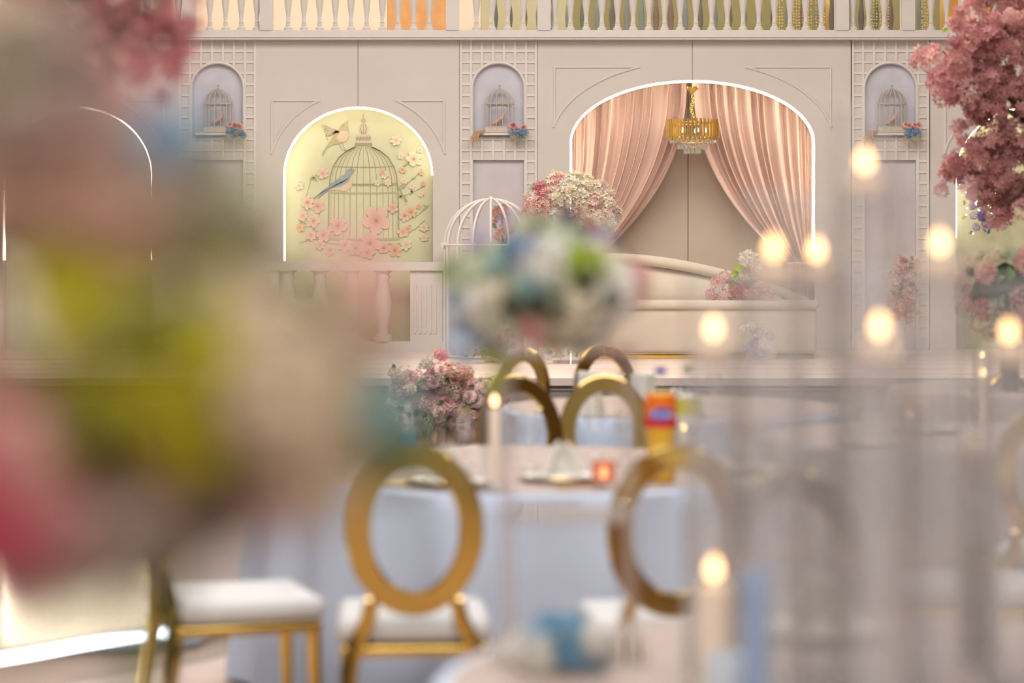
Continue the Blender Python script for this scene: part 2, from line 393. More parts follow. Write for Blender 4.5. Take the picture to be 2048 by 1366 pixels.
rear_panel(1660, 1880, (160, 152, 112), 'olive2', '', rough=.5)
rear_panel(1880, 1915, (222, 150, 60), 'amber', '', rough=.4)
rear_panel(1915, 1965, (238, 214, 196), 'peach3', '', rough=.7)
rear_panel(1965, 2400, (216, 164, 100), 'orange2', '', rough=.45, var=.1, scale=9)
# mirror reflection of the balusters, built as a greenish grey row behind
rb = thing('reflected_balustrade', 'grey green mirror reflection of the balusters, built as a second row', 'balustrade', (0, 25.2, wz(72)-.02))
rmesh = MB().lathe([(r*.86, z*.86) for r, z in bprof], 10).mesh('baluster', None)
rmesh.materials.append(M_white)
greys = [mat('grey_blue_reflection', srgb(150, 164, 166), .5), mat('grey_reflection', srgb(132, 128, 126), .5), mat('green_grey_reflection', srgb(118, 140, 122), .5), mat('taupe_reflection', srgb(150, 132, 126), .5)]  # reflection tints put into the balusters' own colour
MB().box((1.6, 0, .01), (6.6, .08, .02)).build('bottom_rail', greys[0], rb, False)
px = 990
while px < 1850:
    s = FPX/25.2
    link('baluster', rmesh, rb, ((px-1024)/s, 0, .02), m=random.choice(greys)); px += 29.3
for i, px in enumerate((984, 1197, 1655, 1883)):
    s = FPX/25.5
    o = MB().box((0, 0, .7), (.045, .045, 1.4)).build('gold_post', M_gold2, None, False, loc=((px-1024)/s, 25.5, wz(72)-.02))
    tag(o, 'slim gold post behind balcony balusters, ' + ('leftmost of the four', 'above the green and peach niches', 'second from the right', 'beside the orange panel at right')[i], 'post', 'gold posts on the balcony')
M_bead = mat('gold_bead', (.95, .78, .42), .15, .9)
for i, px in enumerate((1556, 1590, 1614, 1640, 1745, 1768, 1852)):
    s = FPX/24.75; t = thing('bead_curtain', 'hanging gold crystal bead strands behind the balcony balusters, %s' % ('leftmost cluster', 'second cluster from the left', 'third cluster from the left', 'middle cluster of the seven', 'third cluster from the right', 'second cluster from the right', 'rightmost cluster')[i], 'bead curtain', ((px-1024)/s, 24.75, wz(60)), group='gold bead strands on the balcony')
    mb = MB()
    for q in range(4):
        for k in range(22):
            mb.lathe([(.0, -.014), (.012, 0), (0, .014)], 5, ((q-1.5)*.028, random.uniform(-.02, .02), .03+k*.032+random.uniform(-.006, .006)))
    o = mb.build('beads', M_bead, t, False); o['kind'] = 'stuff'
    MB().box((0, 0, .76), (.14, .05, .03)).build('hanger_bar', M_gold2, t, False)

# ------------------------------------------------------------------ peach drapes
def drape(sgn, name, label):
    t = thing(name, label, 'curtain', (wx(1385), WY+.33, STZ+.002), group='peach drapes of the wide arch')
    rnd = random.Random(3 if sgn < 0 else 5)
    ph = [rnd.uniform(0, 6.28) for _ in range(4)]; nf = 12
    def warp(u): return u + .018*math.sin(2*PI*3*u+ph[0]) + .012*math.sin(2*PI*5*u+ph[1])
    def fn(u, v):
        d = 250 - u*244                        # distance from the arch centre (px), outer to inner
        yt = 285 - 135*math.sqrt(max(0, 1-min(1, d/252)**2)) + 2
        y = yt + v*(715-yt)
        dt = 243 - 42*u
        yk = 528
        if y <= yk:
            k = (y-yt)/(yk-yt); gk = k**(2.3-.5*(1-u)); dd = d + (dt-d)*gk
            amp = .085*(1-.55*k)
        else:
            k = (y-yk)/(715-yk); dd = dt - 34*u*math.sin(k*PI/2) + 8*k; amp = .035+.03*k
        w_ = warp(u)*2*PI*nf
        f = math.sin(w_) + .35*math.sin(2*w_+ph[2]) + .3*math.sin(w_*.5+ph[3])
        f2 = math.cos(w_)*.45*amp*(.5 if y <= yk else 1)
        return (sgn*dd/WS + sgn*f2*.5, f*amp*.55 - .05*math.sin(min(1, max(0, (y-yt)/(yk-yt)))*PI)*u, max(.0, wz(y)-STZ))
    m = MB().grid(fn, 260, 50)
    o = m.build('drape_cloth', M_peach, t)
    x = sgn*(243-21)/WS
    MB().tube([(x+.12*math.cos(2*PI*i/20), .07*math.sin(2*PI*i/20)-.01, wz(528)-STZ) for i in range(20)], .014, 6, closed=True).build('tieback', M_peach, t)
drape(-1, 'peach_drape', 'peach pleated drape swept to the side, left half of the wide arch')
drape(1, 'peach_drape', 'peach pleated drape swept aside behind the glass candles, right half of arch')
# ------------------------------------------------------------------ chandelier in the wide arch
ch = thing('chandelier', 'round gold rod chandelier with clear crystals hanging in the peach arch', 'chandelier', (wx(1385), WY+.0, wz(310)))
CZ = lambda py: wz(py)-wz(310)
MB().lathe([(.0, CZ(174)), (.068, CZ(174)), (.066, CZ(177)), (.03, CZ(183)), (.016, CZ(188)), (0, CZ(188))], 20).build('canopy', M_gold2, ch)
MB().tube([(0, 0, CZ(174)), (0, 0, CZ(160))], .006, 6).build('hook', M_gold2, ch)
nk = 14
for k in range(nk):
    z = CZ(188)-(CZ(188)-CZ(242))*(k+.5)/nk; pts = []
    for i in range(10):
        a = 2*PI*i/10; lx, lz = .014*math.cos(a), .016*math.sin(a)
        pts.append((lx, 0, z+lz) if k % 2 else (0, lx, z+lz))
    MB().tube([(x+.01*math.sin(k*.7), y, zz) for x, y, zz in pts], .005, 5, closed=True).build('chain_link', M_gold2, ch)
R0 = 51/WS
rod = MB().lathe([(.0, 0), (.012, 0), (.012, 1), (0, 1)], 8).mesh('rod', M_gold2)
for rad, y0, y1, nn in ((R0, 246, 275, 40), (R0*.96, 239, 248, 36), (R0*.93, 272, 281, 34)):
    for k in range(nn):
        a = 2*PI*(k+.5)/nn
        link('gold_rod', rod, ch, (rad*math.cos(a), rad*math.sin(a), CZ(y1)), (0, 0, 0), (1, 1, CZ(y0)-CZ(y1)))
for y in (247, 274):
    MB().tube([(R0*.93*math.cos(2*PI*i/32), R0*.93*math.sin(2*PI*i/32), CZ(y)) for i in range(32)], .008, 6, closed=True).build('ring', M_gold2, ch)
for i in range(4):
    a = PI/4+PI/2*i; MB().tube([(0, 0, CZ(242)), (R0*.93*math.cos(a), R0*.93*math.sin(a), CZ(247))], .006, 6).build('spoke', M_gold2, ch)
drop = MB().lathe([(0, 0), (.010, .008), (.012, .05), (.006, .07), (0, .074)], 6).mesh('drop', glass('bright_haze_crystal', haze=.5, hazecol=(.95, .93, .9), rough=.05), False)  # white haze put in so the crystals look brightly lit
for rad, y, nn in ((R0*.86, 287, 26), (R0*.55, 299, 18), (R0*.3, 308, 12)):
    for k in range(nn):
        a = 2*PI*k/nn; link('crystal_drop', drop, ch, (rad*math.cos(a), rad*math.sin(a), CZ(y)), (0, 0, a), (1.1, 1.1, .85))
    MB().tube([(rad*math.cos(2*PI*i/24), rad*math.sin(2*PI*i/24), CZ(y)+.07) for i in range(24)], .005, 5, closed=True).build('crystal_ring', M_gold2, ch)
    for k in range(3):
        a = 2*PI*k/3; MB().tube([(rad*math.cos(a), rad*math.sin(a), CZ(y)+.07), (R0*.93*math.cos(a), R0*.93*math.sin(a), CZ(274))], .003, 4).build('hanger', M_gold2, ch)
for k in range(5):
    a = 2*PI*k/5
    MB().lathe([(0, 0), (.012, .008), (.014, .03), (.006, .05), (0, .055)], 8).build('bulb', emit('chandelier_bulb', (1, .75, .45), 2.5), ch, loc=(R0*.5*math.cos(a), R0*.5*math.sin(a), CZ(266)))

# ------------------------------------------------------------------ birdcage mural
MY = WY+.2
mur = thing('birdcage_mural', 'pale green mural of ornate birdcage, two birds and pink blossoms in arch', 'mural', (wx(716), MY, ZB))
mo = [(wx(716-160)-wx(716), 0)] + [(160*math.cos(PI-PI*i/36)/WS, wz(350-147*math.sin(PI-PI*i/36))-ZB) for i in range(37)] + [(160/WS, 0)]
MB().prism(mo, 0, .03).build('mural_board', mat('mural_green', srgb(218, 217, 178), .7, var=.07, scale=2.2), mur, False)
ms = FPX/MY
def mp(px, py, off=.003):      # a spot of the print
    p = P(px, py, ms); return (p.x-wx(716), -off, p.z-ZB)
M_ink = mat('print_brown', srgb(172, 162, 128), .8); M_ink2 = mat('print_grey', srgb(192, 184, 152), .8)
def line(pts, wpx, m, name, off=.003):
    mb = MB(); pp = [Vector(mp(x, y, off)) for x, y in pts]; V = []
    for i, p in enumerate(pp):
        d = (pp[min(i+1, len(pp)-1)]-pp[max(i-1, 0)]).normalized(); nrm = Vector((d.z, 0, -d.x))*wpx/ms/2
        V += [p+nrm, p-nrm]
    mb.add(V, [(2*i, 2*i+1, 2*i+3, 2*i+2) for i in range(len(pp)-1)])
    return mb.build(name, m, mur, False)
CX = 727
for k in range(-8, 9):         # bars of the printed cage, dome and body
    f = k/8; s_ = math.sin(f*PI/2)
    line([(CX+s_*18, 294), (CX+s_*34, 302), (CX+s_*50, 315), (CX+s_*61, 333), (CX+s_*67, 352), (CX+s_*70, 386), (CX+s_*71, 480)], 1.5 if k % 2 else 1.1, M_ink if k % 3 else M_ink2, 'printed_bar')
for y, hw, w_ in ((333, 62, 1.4), (367, 69, 2), (370, 69, 1), (385, 71, 3), (478, 72, 5), (487, 76, 3)):
    line([(CX-hw, y), (CX-hw*.4, y+1.5), (CX+hw*.4, y+1.5), (CX+hw, y)], w_, M_ink2 if w_ > 2 else M_ink, 'printed_hoop', .004)
def blob(pts, m, name, off=.005):
    mb = MB(); mb.add([mp(x, y, off) for x, y in pts], [tuple(range(len(pts)))]); return mb.build(name, m, mur, False)
def ell(cx, cy, a, b, rot=0, n=14):
    c, s_ = math.cos(rot), math.sin(rot)
    return [(cx+a*math.cos(2*PI*i/n)*c-b*math.sin(2*PI*i/n)*s_, cy+a*math.cos(2*PI*i/n)*s_+b*math.sin(2*PI*i/n)*c) for i in range(n)]
M_pf = mat('print_filigree', srgb(214, 200, 176), .8)
blob([(CX-18, 292), (CX+18, 292), (CX+17, 286), (CX-17, 286)], M_ink, 'printed_collar'); blob([(CX-16, 286), (CX+16, 286), (CX+14, 268), (CX-14, 268)], M_pf, 'printed_collar')
for k in range(5): blob(ell(CX-12+6*k, 277, 2.4, 4, .4), M_ink, 'printed_scroll', .007)
blob(ell(CX, 257, 10, 10), M_pf, 'printed_finial')
for k in range(-1, 2): line([(CX+k*3, 248), (CX+k*6, 257), (CX+k*3, 266)], 1.4, M_ink, 'printed_scroll', .007)
blob(ell(CX, 241, 5, 4), M_ink2, 'printed_finial'); line([(CX, 237), (CX-1, 227)], 1.6, M_ink2, 'printed_finial')
# blue bird
M_bb = mat('print_blue', srgb(160, 174, 170), .8, var=.15, scale=20); M_bd = mat('print_dark_blue', srgb(132, 148, 150), .8); M_bp = mat('print_peach', srgb(230, 206, 178), .8, var=.08)
blob([(646, 385), (668, 379), (690, 383), (703, 374), (706, 356), (694, 352), (672, 366)], M_bp, 'printed_bird_breast', .006)
blob([(634, 393), (655, 374), (672, 360), (688, 350), (694, 340), (702, 336), (709, 340), (712, 337), (708, 344), (701, 352), (698, 362), (684, 372), (662, 377), (645, 387)], M_bb, 'printed_bird', .008)
for k in range(4): line([(640+k*9, 387-k*4), (664+k*7, 373-k*3), (690+k*2, 362-k*2)], 1.2, M_bd, 'printed_feather', .010)
line([(628, 397), (652, 378)], 2, M_bd, 'printed_feather', .010); line([(636, 396), (658, 379)], 1.5, M_bd, 'printed_feather', .010)
blob(ell(703, 340, 1.3, 1.3), M_ink, 'printed_eye', .011)
# brown bird with open wing
M_br = mat('print_tan', srgb(196, 184, 142), .8, var=.12, scale=20)
blob([(644, 305), (655, 290), (668, 270), (676, 258), (684, 249), (691, 245), (696, 240), (695, 247), (697, 262), (696, 275), (690, 284), (678, 288), (664, 290), (652, 298), (645, 314)], M_br, 'printed_bird', .006)
blob([(680, 262), (696, 262), (697, 274), (690, 284), (678, 284), (674, 274)], M_bp, 'printed_bird_breast', .008)
for k in range(8): line([(678, 264), (660-k*1.2, 254+k*2.6), (641+k*2.2, 248+k*4.6)], 1.8, M_br if k % 2 else M_pf, 'printed_feather', .009)
line([(685, 287), (690, 301), (702, 303)], 1, M_ink, 'printed_leg', .006); line([(678, 288), (684, 300), (692, 301)], 1, M_ink, 'printed_leg', .006)
blob(ell(687, 250, 1.4, 1.4), M_ink, 'printed_eye', .011)
# printed blossoms
def bl_mesh(n, jag):
    mb = MB(); V = [(0, 0, 0)]; F = []
    N = n*10
    for i in range(N):
        a = 2*PI*i/N; r = .62+.38*abs(math.sin(a*n/2))**.6 + jag*math.sin(i*7.1)
        V.append((r*math.cos(a), 0, r*math.sin(a)))
    F = [(0, i+1, (i+1) % N+1) for i in range(N)]
    return mb.add(V, F).mesh('blossom', None, False, False)
def print_pink(name, inner, outer):
    m = mat(name, srgb(*outer), .8); nt = m.node_tree; b = nt.nodes['Principled BSDF']
    tc = nt.nodes.new('ShaderNodeTexCoord'); gr = nt.nodes.new('ShaderNodeTexGradient'); gr.gradient_type = 'SPHERICAL'
    nt.links.new(tc.outputs['Object'], gr.inputs[0]); cr = nt.nodes.new('ShaderNodeValToRGB')
    cr.color_ramp.elements[0].position = .05; cr.color_ramp.elements[0].color = (*srgb(*outer), 1)
    cr.color_ramp.elements[1].position = .95; cr.color_ramp.elements[1].color = (*srgb(*inner), 1)
    e = cr.color_ramp.elements.new(.6); e.color = (*srgb(*[int((a+2*b_)/3) for a, b_ in zip(inner, outer)]), 1)
    nt.links.new(gr.outputs['Fac'], cr.inputs[0]); nt.links.new(cr.outputs[0], b.inputs['Base Color']); return m
PP = [print_pink('print_pink_a', (214, 158, 132), (234, 212, 188)), print_pink('print_pink_b', (214, 150, 134), (232, 200, 182)), print_pink('print_pink_c', (226, 178, 138), (236, 226, 200)), print_pink('print_coral', (214, 146, 104), (234, 200, 164))]
bm5 = bl_mesh(5, .03); bm6 = bl_mesh(6, .05); bm4 = bl_mesh(4, .02)
for mm in (bm5, bm6, bm4): mm.materials.append(PP[0])
for i, (x, y, r, c) in enumerate([(753, 440, 29, 1), (740, 486, 24, 1), (676, 452, 20, 1), (828, 318, 17, 2), (792, 281, 11, 2), (646, 347, 12, 0), (615, 405, 15, 0), (636, 412, 15, 1), (627, 442, 16, 0), (606, 432, 11, 0),
        (647, 470, 16, 1), (622, 470, 12, 0), (805, 340, 8, 3), (843, 345, 6, 3), (846, 367, 6, 3), (824, 372, 7, 2), (808, 362, 7, 2), (770, 350, 9, 2), (765, 345, 6, 3), (786, 416, 11, 1), (822, 424, 13, 3), (838, 413, 6, 3),
        (809, 431, 13, 0), (806, 464, 12, 0), (816, 458, 8, 3), (842, 388, 7, 2), (848, 455, 10, 2), (776, 365, 8, 2), (755, 366, 7, 2), (790, 500, 15, 3), (768, 495, 14, 1), (712, 497, 16, 1), (690, 490, 15, 0), (812, 490, 12, 2), (598, 372, 9, 2), (840, 300, 7, 2), (660, 500, 13, 0), (848, 475, 9, 2), (802, 312, 7, 2), (735, 505, 16, 1), (640, 490, 11, 0), (600, 455, 9, 3)]):
    p = mp(x, y, .012+.0012*(i % 7))
    link('printed_blossom', random.choice((bm5, bm6)) if r < 20 else bm5, mur, p, (0, random.uniform(0, 6), 0), (r/ms, 1, r/ms*random.uniform(.8, 1)), PP[c])
    if r > 12: line([(x-2, y), (x+2, y)], 3, M_ink, 'printed_stamen', .0215)
M_pl = mat('print_leaf', srgb(176, 176, 134), .8)
rr = random.Random(11)
for (x0, y0, x1, y1) in ((800, 380, 846, 340), (795, 396, 850, 372), (800, 440, 858, 410), (640, 470, 596, 440), (610, 420, 625, 350), (625, 360, 645, 345), (800, 470, 850, 440), (812, 410, 800, 380), (650, 480, 600, 485), (808, 330, 840, 305), (640, 430, 612, 392)):
    mx_, my_ = (x0+x1)/2+rr.uniform(-6, 6), (y0+y1)/2+rr.uniform(-6, 6)
    line([(x0, y0), (mx_, my_), (x1, y1)], 1.1, M_ink, 'printed_twig', .006)
    for k in range(4):
        t = rr.random(); blob(ell(x0+(x1-x0)*t+rr.uniform(-5, 5), y0+(y1-y0)*t+rr.uniform(-5, 5), 5, 1.8, rr.uniform(0, 3)), M_pl, 'printed_leaf', .007)

# low balustrade in front of the mural niche
lb = thing('low_balustrade', 'pale low balustrade with heavy rail in front of green birdcage mural', 'balustrade', (wx(716), WY-.16, STZ))
ls = FPX/(WY-.16)
def lz(py): return CAMH-(py-HOR)/ls-STZ
def lx(px): return (px-1024)/ls-wx(716)
MB().box(((lx(535)+lx(892))/2, 0, (lz(524)+lz(541))/2), (lx(892)-lx(535), .18, lz(524)-lz(541))).build('top_rail', M_wall, lb, False)
MB().box(((lx(535)+lx(892))/2, 0, .05), (lx(892)-lx(535), .16, .1)).build('bottom_rail', M_wall, lb, False)
hb = lz(541)-.1
bpf = [(0, 0), (.10, 0), (.10, .06), (.065, .07), (.05, .12), (.06, .16), (.085, .28), (.09, .36), (.07, .5), (.055, .6), (.07, .64), (.06, .67), (.10, .70), (.10, hb), (0, hb)]
bmm = MB().lathe(bpf, 16).mesh('baluster', M_wall)
for px in (575, 640, 703, 766): link('baluster', bmm, lb, (lx(px), 0, .1))
for px in (548,): MB().box((lx(px), 0, hb/2+.1), (.1, .14, hb)).build('post', M_wall, lb, False)
MB().box((lx(853), 0, hb/2+.1), (.32, .12, hb)).build('pilaster', M_wall, lb, False)
for k in range(5): MB().tube([(lx(831+k*10), -.062, .18), (lx(831+k*10), -.062, .66)], .012, 6).build('flute', M_white, lb)

# ------------------------------------------------------------------ flower meshes
def rose_mesh(seed, rings=((.25, 3, .95), (.5, 5, .7), (.8, 6, .42), (1, 7, .15))):
    rd = random.Random(seed); mb = MB()
    for rad, n, up in rings:
        for k in range(n):
            a0 = 2*PI*(k+rd.uniform(-.15, .15))/n + rad*2; wd = 2.6*PI/n/2
            def fn(u, v, a0=a0, wd=wd, rad=rad, up=up):
                a = a0+(u-.5)*2*wd*(1-.35*(2*v-1)**2*.6)
                r = rad*(.25+.75*v**.8) + .06*math.sin(u*9+rad*7)*v
                z = up*.85*v**(1.2) - (.22*v**3 if up < .6 else .1*v**3) + .05*math.sin(u*11+rad*3)*v - .12*(2*u-1)**2*v
                return (r*math.cos(a), r*math.sin(a), z)
            mb.grid(fn, 4, 3)
    return mb.mesh('rose', None, True, False)
def cluster_mesh(seed, n=34, pet=5, fl=.3, loose=.1, dome=1.0):
    rd = random.Random(seed); mb = MB()
    for i in range(n):
        z = 1-(i+.5)/n*(1.25*dome); ph = i*2.39996; r = math.sqrt(max(0, 1-z*z))
        nrm = Vector((r*math.cos(ph), r*math.sin(ph), z)); c = nrm*(1-rd.random()*loose*2.2)
        q = nrm.to_track_quat('Z', 'Y').to_matrix() @ Euler((rd.uniform(-.5, .5), rd.uniform(-.5, .5), rd.uniform(0, 6))).to_matrix()
        s = fl*rd.uniform(.75, 1.25)
        for k in range(pet):
            a = 2*PI*k/pet; d = .75*PI/pet
            pts = [(0, 0, -.1), (s*.6*math.cos(a-d), s*.6*math.sin(a-d), .06*s), (s*math.cos(a-.4*d), s*math.sin(a-.4*d), .28*s), (s*math.cos(a+.4*d), s*math.sin(a+.4*d), .28*s), (s*.6*math.cos(a+d), s*.6*math.sin(a+d), .06*s)]
            mb.add([c+q @ Vector(p) for p in pts], [(0, 1, 2, 3, 4)])
    return mb.mesh('cluster', None, False, False)
def leaf_mesh():
    mb = MB()
    mb.grid(lambda u, v: ((u-.5)*.62*math.sin(PI*min(.98, v**.8+.02)), v*1.0-.02, .18*math.sin(PI*v)+.22*abs(u-.5)*math.sin(PI*v)), 4, 7)
    return mb.mesh('leaf', None, True, False)
def spray_mesh(seed, n=26):
    rd = random.Random(seed); mb = MB()
    for i in range(n):
        a, e = rd.uniform(0, 6.28), rd.uniform(.1, 1.0); L = rd.uniform(.6, 1.1)
        d = Vector((math.cos(a)*math.sin(e), math.sin(a)*math.sin(e), math.cos(e)))
        mb.tube([(0, 0, 0), d*L*.5+Vector((0, 0, .04)), d*L], .012, 3)
        for q in range(4):
            p = d*L*rd.uniform(.6, 1)+Vector((rd.uniform(-.1, .1), rd.uniform(-.1, .1), rd.uniform(-.1, .1)))
            mb.lathe([(0, -.05), (.05, 0), (0, .05)], 5, p)
    return mb.mesh('spray', None, False, False)
def blade_mesh(seed, n=22):
    rd = random.Random(seed); mb = MB()
    for i in range(n):
        a, e = rd.uniform(0, 6.28), rd.uniform(.15, 1.1); L = rd.uniform(.6, 1.1); b = Vector((math.cos(a), math.sin(a), 0)); sd = Vector((-b.y, b.x, 0))*.03
        p0 = b*.08; p1 = b*L*math.sin(e)*.5+Vector((0, 0, L*.6*math.cos(e)+.1)); p2 = b*L*math.sin(e)+Vector((0, 0, L*math.cos(e)*.9))
        mb.add([p0+sd, p0-sd, p1-sd, p1+sd, p2], [(0, 1, 2, 3), (3, 2, 4)])
    return mb.mesh('blades', None, False, False)
FM = {'rose': [rose_mesh(1), rose_mesh(2)], 'cluster': [cluster_mesh(3), cluster_mesh(4, 40, 4, .26)], 'loose': [cluster_mesh(5, 30, 5, .34, .28), cluster_mesh(6, 26, 5, .36, .3)],
      'leaf': [leaf_mesh()], 'spray': [spray_mesh(7)], 'blade': [blade_mesh(8)], 'ball': [cluster_mesh(9, 60, 4, .3, .05, 1.5)]}
for l_ in FM.values():
    for me in l_: me.materials.append(WHITE)
FN = {'rose': 'rose_bloom', 'cluster': 'blossom_cluster', 'loose': 'blossom_cluster', 'leaf': 'leaf', 'spray': 'filler_spray', 'blade': 'grass_tuft', 'ball': 'round_bloom'}
def bloom(parent, kind, loc, size, nrm, m, rd=random):
    me = rd.choice(FM[kind]); q = Vector(nrm).to_track_quat('Z', 'Y') @ Euler((0, 0, rd.uniform(0, 6.28))).to_quaternion()
    o = link(FN[kind], me, parent, loc, (0, 0, 0), size, m); o.rotation_mode = 'QUATERNION'; o.rotation_quaternion = q; return o
def scatter(parent, c, rad, n, pal, size, seed=1, flat=0, core=None, inner=.75, zmin=None):
    """blooms over an ellipsoid (local coordinates of parent)"""
    rd = random.Random(seed); c = Vector(c); tot = sum(p[2] for p in pal)
    if core: MB().lathe([(0, -.8*rad[2]), (.6*rad[0], -.45*rad[2]), (.78*rad[0], 0), (.6*rad[0], .45*rad[2]), (0, .8*rad[2])], 12, c).build('foam_core', core, parent)
    for i in range(n):
        z = 1-2*(i+.5)/n; ph = i*2.39996+rd.uniform(-.3, .3); r = math.sqrt(1-z*z)
        d = Vector((r*math.cos(ph), r*math.sin(ph), z)); k = rd.uniform(inner, 1)
        p = c+Vector((d.x*rad[0], d.y*rad[1], d.z*rad[2]))*k
        if zmin is not None: p.z = max(p.z, zmin)
        x = rd.random()*tot
        for kind, m, w_ in pal:
            x -= w_
            if x <= 0: break
        bloom(parent, kind, p, size*rd.uniform(.75, 1.3)*(1.25 if kind in ('leaf', 'spray', 'blade') else 1), d+Vector((rd.uniform(-.4, .4), -.25+rd.uniform(-.3, .3), rd.uniform(0, .5))), m, rd)

# ------------------------------------------------------------------ things on the stage
# sofa
sf_s = 215; SFY = FPX/sf_s
def sx(px): return (px-1024)/sf_s
def sz(py): return CAMH-(py-HOR)/sf_s
sofa = thing('sofa', 'cream velvet sofa with sweeping curved back and gold plinth on stage', 'sofa', (sx(1345), SFY, STZ))
fx = lambda px: sx(px)-sx(1345)
fz = lambda py: sz(py)-STZ
xl, xr = fx(1140), fx(1635)
def rounded(x0, x1, y0, y1, z0, z1, r, name, m, seg=5):
    mb = MB(); bm = bmesh.new(); bmesh.ops.create_cube(bm, size=1)
    for v in bm.verts: v.co = Vector(((x0+x1)/2+v.co.x*(x1-x0), (y0+y1)/2+v.co.y*(y1-y0), (z0+z1)/2+v.co.z*(z1-z0)))
    bmesh.ops.bevel(bm, geom=bm.edges[:], offset=r, segments=seg, profile=.5, affect='EDGES')
    mb.v = [tuple(v.co) for v in bm.verts]; bm.verts.index_update(); mb.f = [tuple(v.index for v in f.verts) for f in bm.faces]; bm.free(); return mb
rounded(xl+.03, xr-.03, .03, .80, 0, fz(707), .005, '', M_gold).build('gold_plinth', M_gold, sofa, loc=(0, 0, 0))
rounded(xl, xr, 0, .84, fz(708), fz(616), .05, '', M_cream).build('base', M_cream, sofa)
rounded(xl-.01, xr+.01, -.03, .86, fz(619), fz(601), .038, '', M_cream).build('seat', M_cream, sofa)
# curved back cushion and roll
def backz(px): # top row of the back along the sofa
    t = max(0, (px-1235)/(1575-1235)); t2 = max(0, min(1, (1235-px)/120))
    return 507 + 70*t**1.75 + 16*t2**2
roll = [(fx(p), .44, fz(backz(p)+11)) for p in range(1145, 1628, 6)]
MB().tube(roll, .052, 12).build('back_roll', M_cream, sofa)
mb = MB()
def bk(u, v):
    p = 1150+u*440; zt = fz(backz(p)+22); zb = fz(602)
    bulge = .10*math.sin(PI*min(1, v*1.02))**.5
    return (fx(p), .58-.10*(1-v)-bulge*.6, zb+(zt-zb)*v)
mb.grid(bk, 40, 12)
o = mb.build('backrest', M_cream, sofa)
sm = o.modifiers.new('solid', 'SOLIDIFY'); sm.thickness = .06; sm.offset = 1
# flowers on the sofa (right end)
fs = thing('sofa_flowers', 'pink, coral and grey white flower spray lying on the sofa seat', 'flowers', (sx(1475), SFY+.15, sz(602)))
q = lambda px, py: ((px-1475)/sf_s, random.uniform(-.08, .08), max(.05, (602-py)/sf_s))
for (px, py, r, k, m) in [(1438, 568, 16, 'cluster', PINK), (1452, 556, 14, 'cluster', PINK), (1433, 563, 10, 'loose', TANG), (1440, 580, 11, 'cluster', WHITE), (1426, 594, 13, 'cluster', HOT), (1447, 596, 12, 'cluster', PINK), (1478, 592, 17, 'ball', HOT), (1490, 582, 15, 'cluster', HOT),
        (1466, 575, 8, 'rose', TANG), (1468, 590, 8, 'rose', PEACHP), (1470, 540, 22, 'leaf', LIME), (1480, 548, 22, 'leaf', LIME), (1468, 556, 20, 'leaf', LIME), (1474, 562, 18, 'leaf', M_leaf), (1500, 518, 17, 'ball', WHITE), (1490, 512, 12, 'leaf', SAGE), (1512, 512, 10, 'leaf', SAGE), (1498, 545, 18, 'spray', LILAC), (1508, 565, 20, 'spray', LILAC), (1482, 563, 16, 'spray', SAGE),
        (1515, 535, 18, 'cluster', WHITE), (1522, 575, 18, 'cluster', PALE), (1512, 592, 14, 'cluster', WHITE), (1457, 585, 16, 'leaf', M_leaf), (1464, 594, 16, 'leaf', M_dark), (1535, 590, 16, 'cluster', PALE), (1500, 596, 12, 'cluster', PINK)]:
    bloom(fs, k, q(px, py), r/sf_s, (random.uniform(-.5, .5), -1, .5), m)
# white dome birdcage frame
wc_s = 212; wc = thing('dome_birdcage', 'large white metal birdcage frame with domed top on the stage', 'birdcage', ((982-1024)/wc_s, FPX/wc_s, STZ))
zc = lambda py: CAMH-(py-HOR)/wc_s-STZ
Rb = 93/wc_s
for k in range(16):
    a = 2*PI*k/16; pts = [(Rb*math.sin(t)*math.cos(a), Rb*math.sin(t)*math.sin(a), zc(490)+(zc(398)-zc(490))*math.cos(t)) for t in [PI/2*i/10 for i in range(11)]] + [(Rb*math.cos(a), Rb*math.sin(a), .02)]
    MB().tube(pts, .011, 6).build('cage_bar', M_white, wc)
for y, r in ((490, .013), (717, .016)):
    z = max(.016, zc(y)); MB().tube([(Rb*math.cos(2*PI*i/32), Rb*math.sin(2*PI*i/32), z) for i in range(32)], r, 6, closed=True).build('hoop', M_white, wc)
MB().lathe([(0, zc(399)), (.03, zc(399)), (.02, zc(395)), (0, zc(392))], 10).build('finial', M_white, wc)
o = MB().box((-Rb, 0, zc(490)), (.06, .05, .045)).build('hinge_block', M_white, wc, False)
cf = thing('caged_flowers', 'coral pink flowers standing inside the white birdcage frame', 'flowers', ((1004-1024)/wc_s, FPX/wc_s, STZ))
MB().tube([(0, 0, 0), (.02, 0, .5), (0, 0, zc(430))], .012, 6).build('stem', M_stem, cf)
scatter(cf, (0, 0, zc(450)), (.07, .07, .22), 22, [('loose', CORAL, 3), ('loose', PINK, 3), ('leaf', M_leaf, 1)], .05, 4)
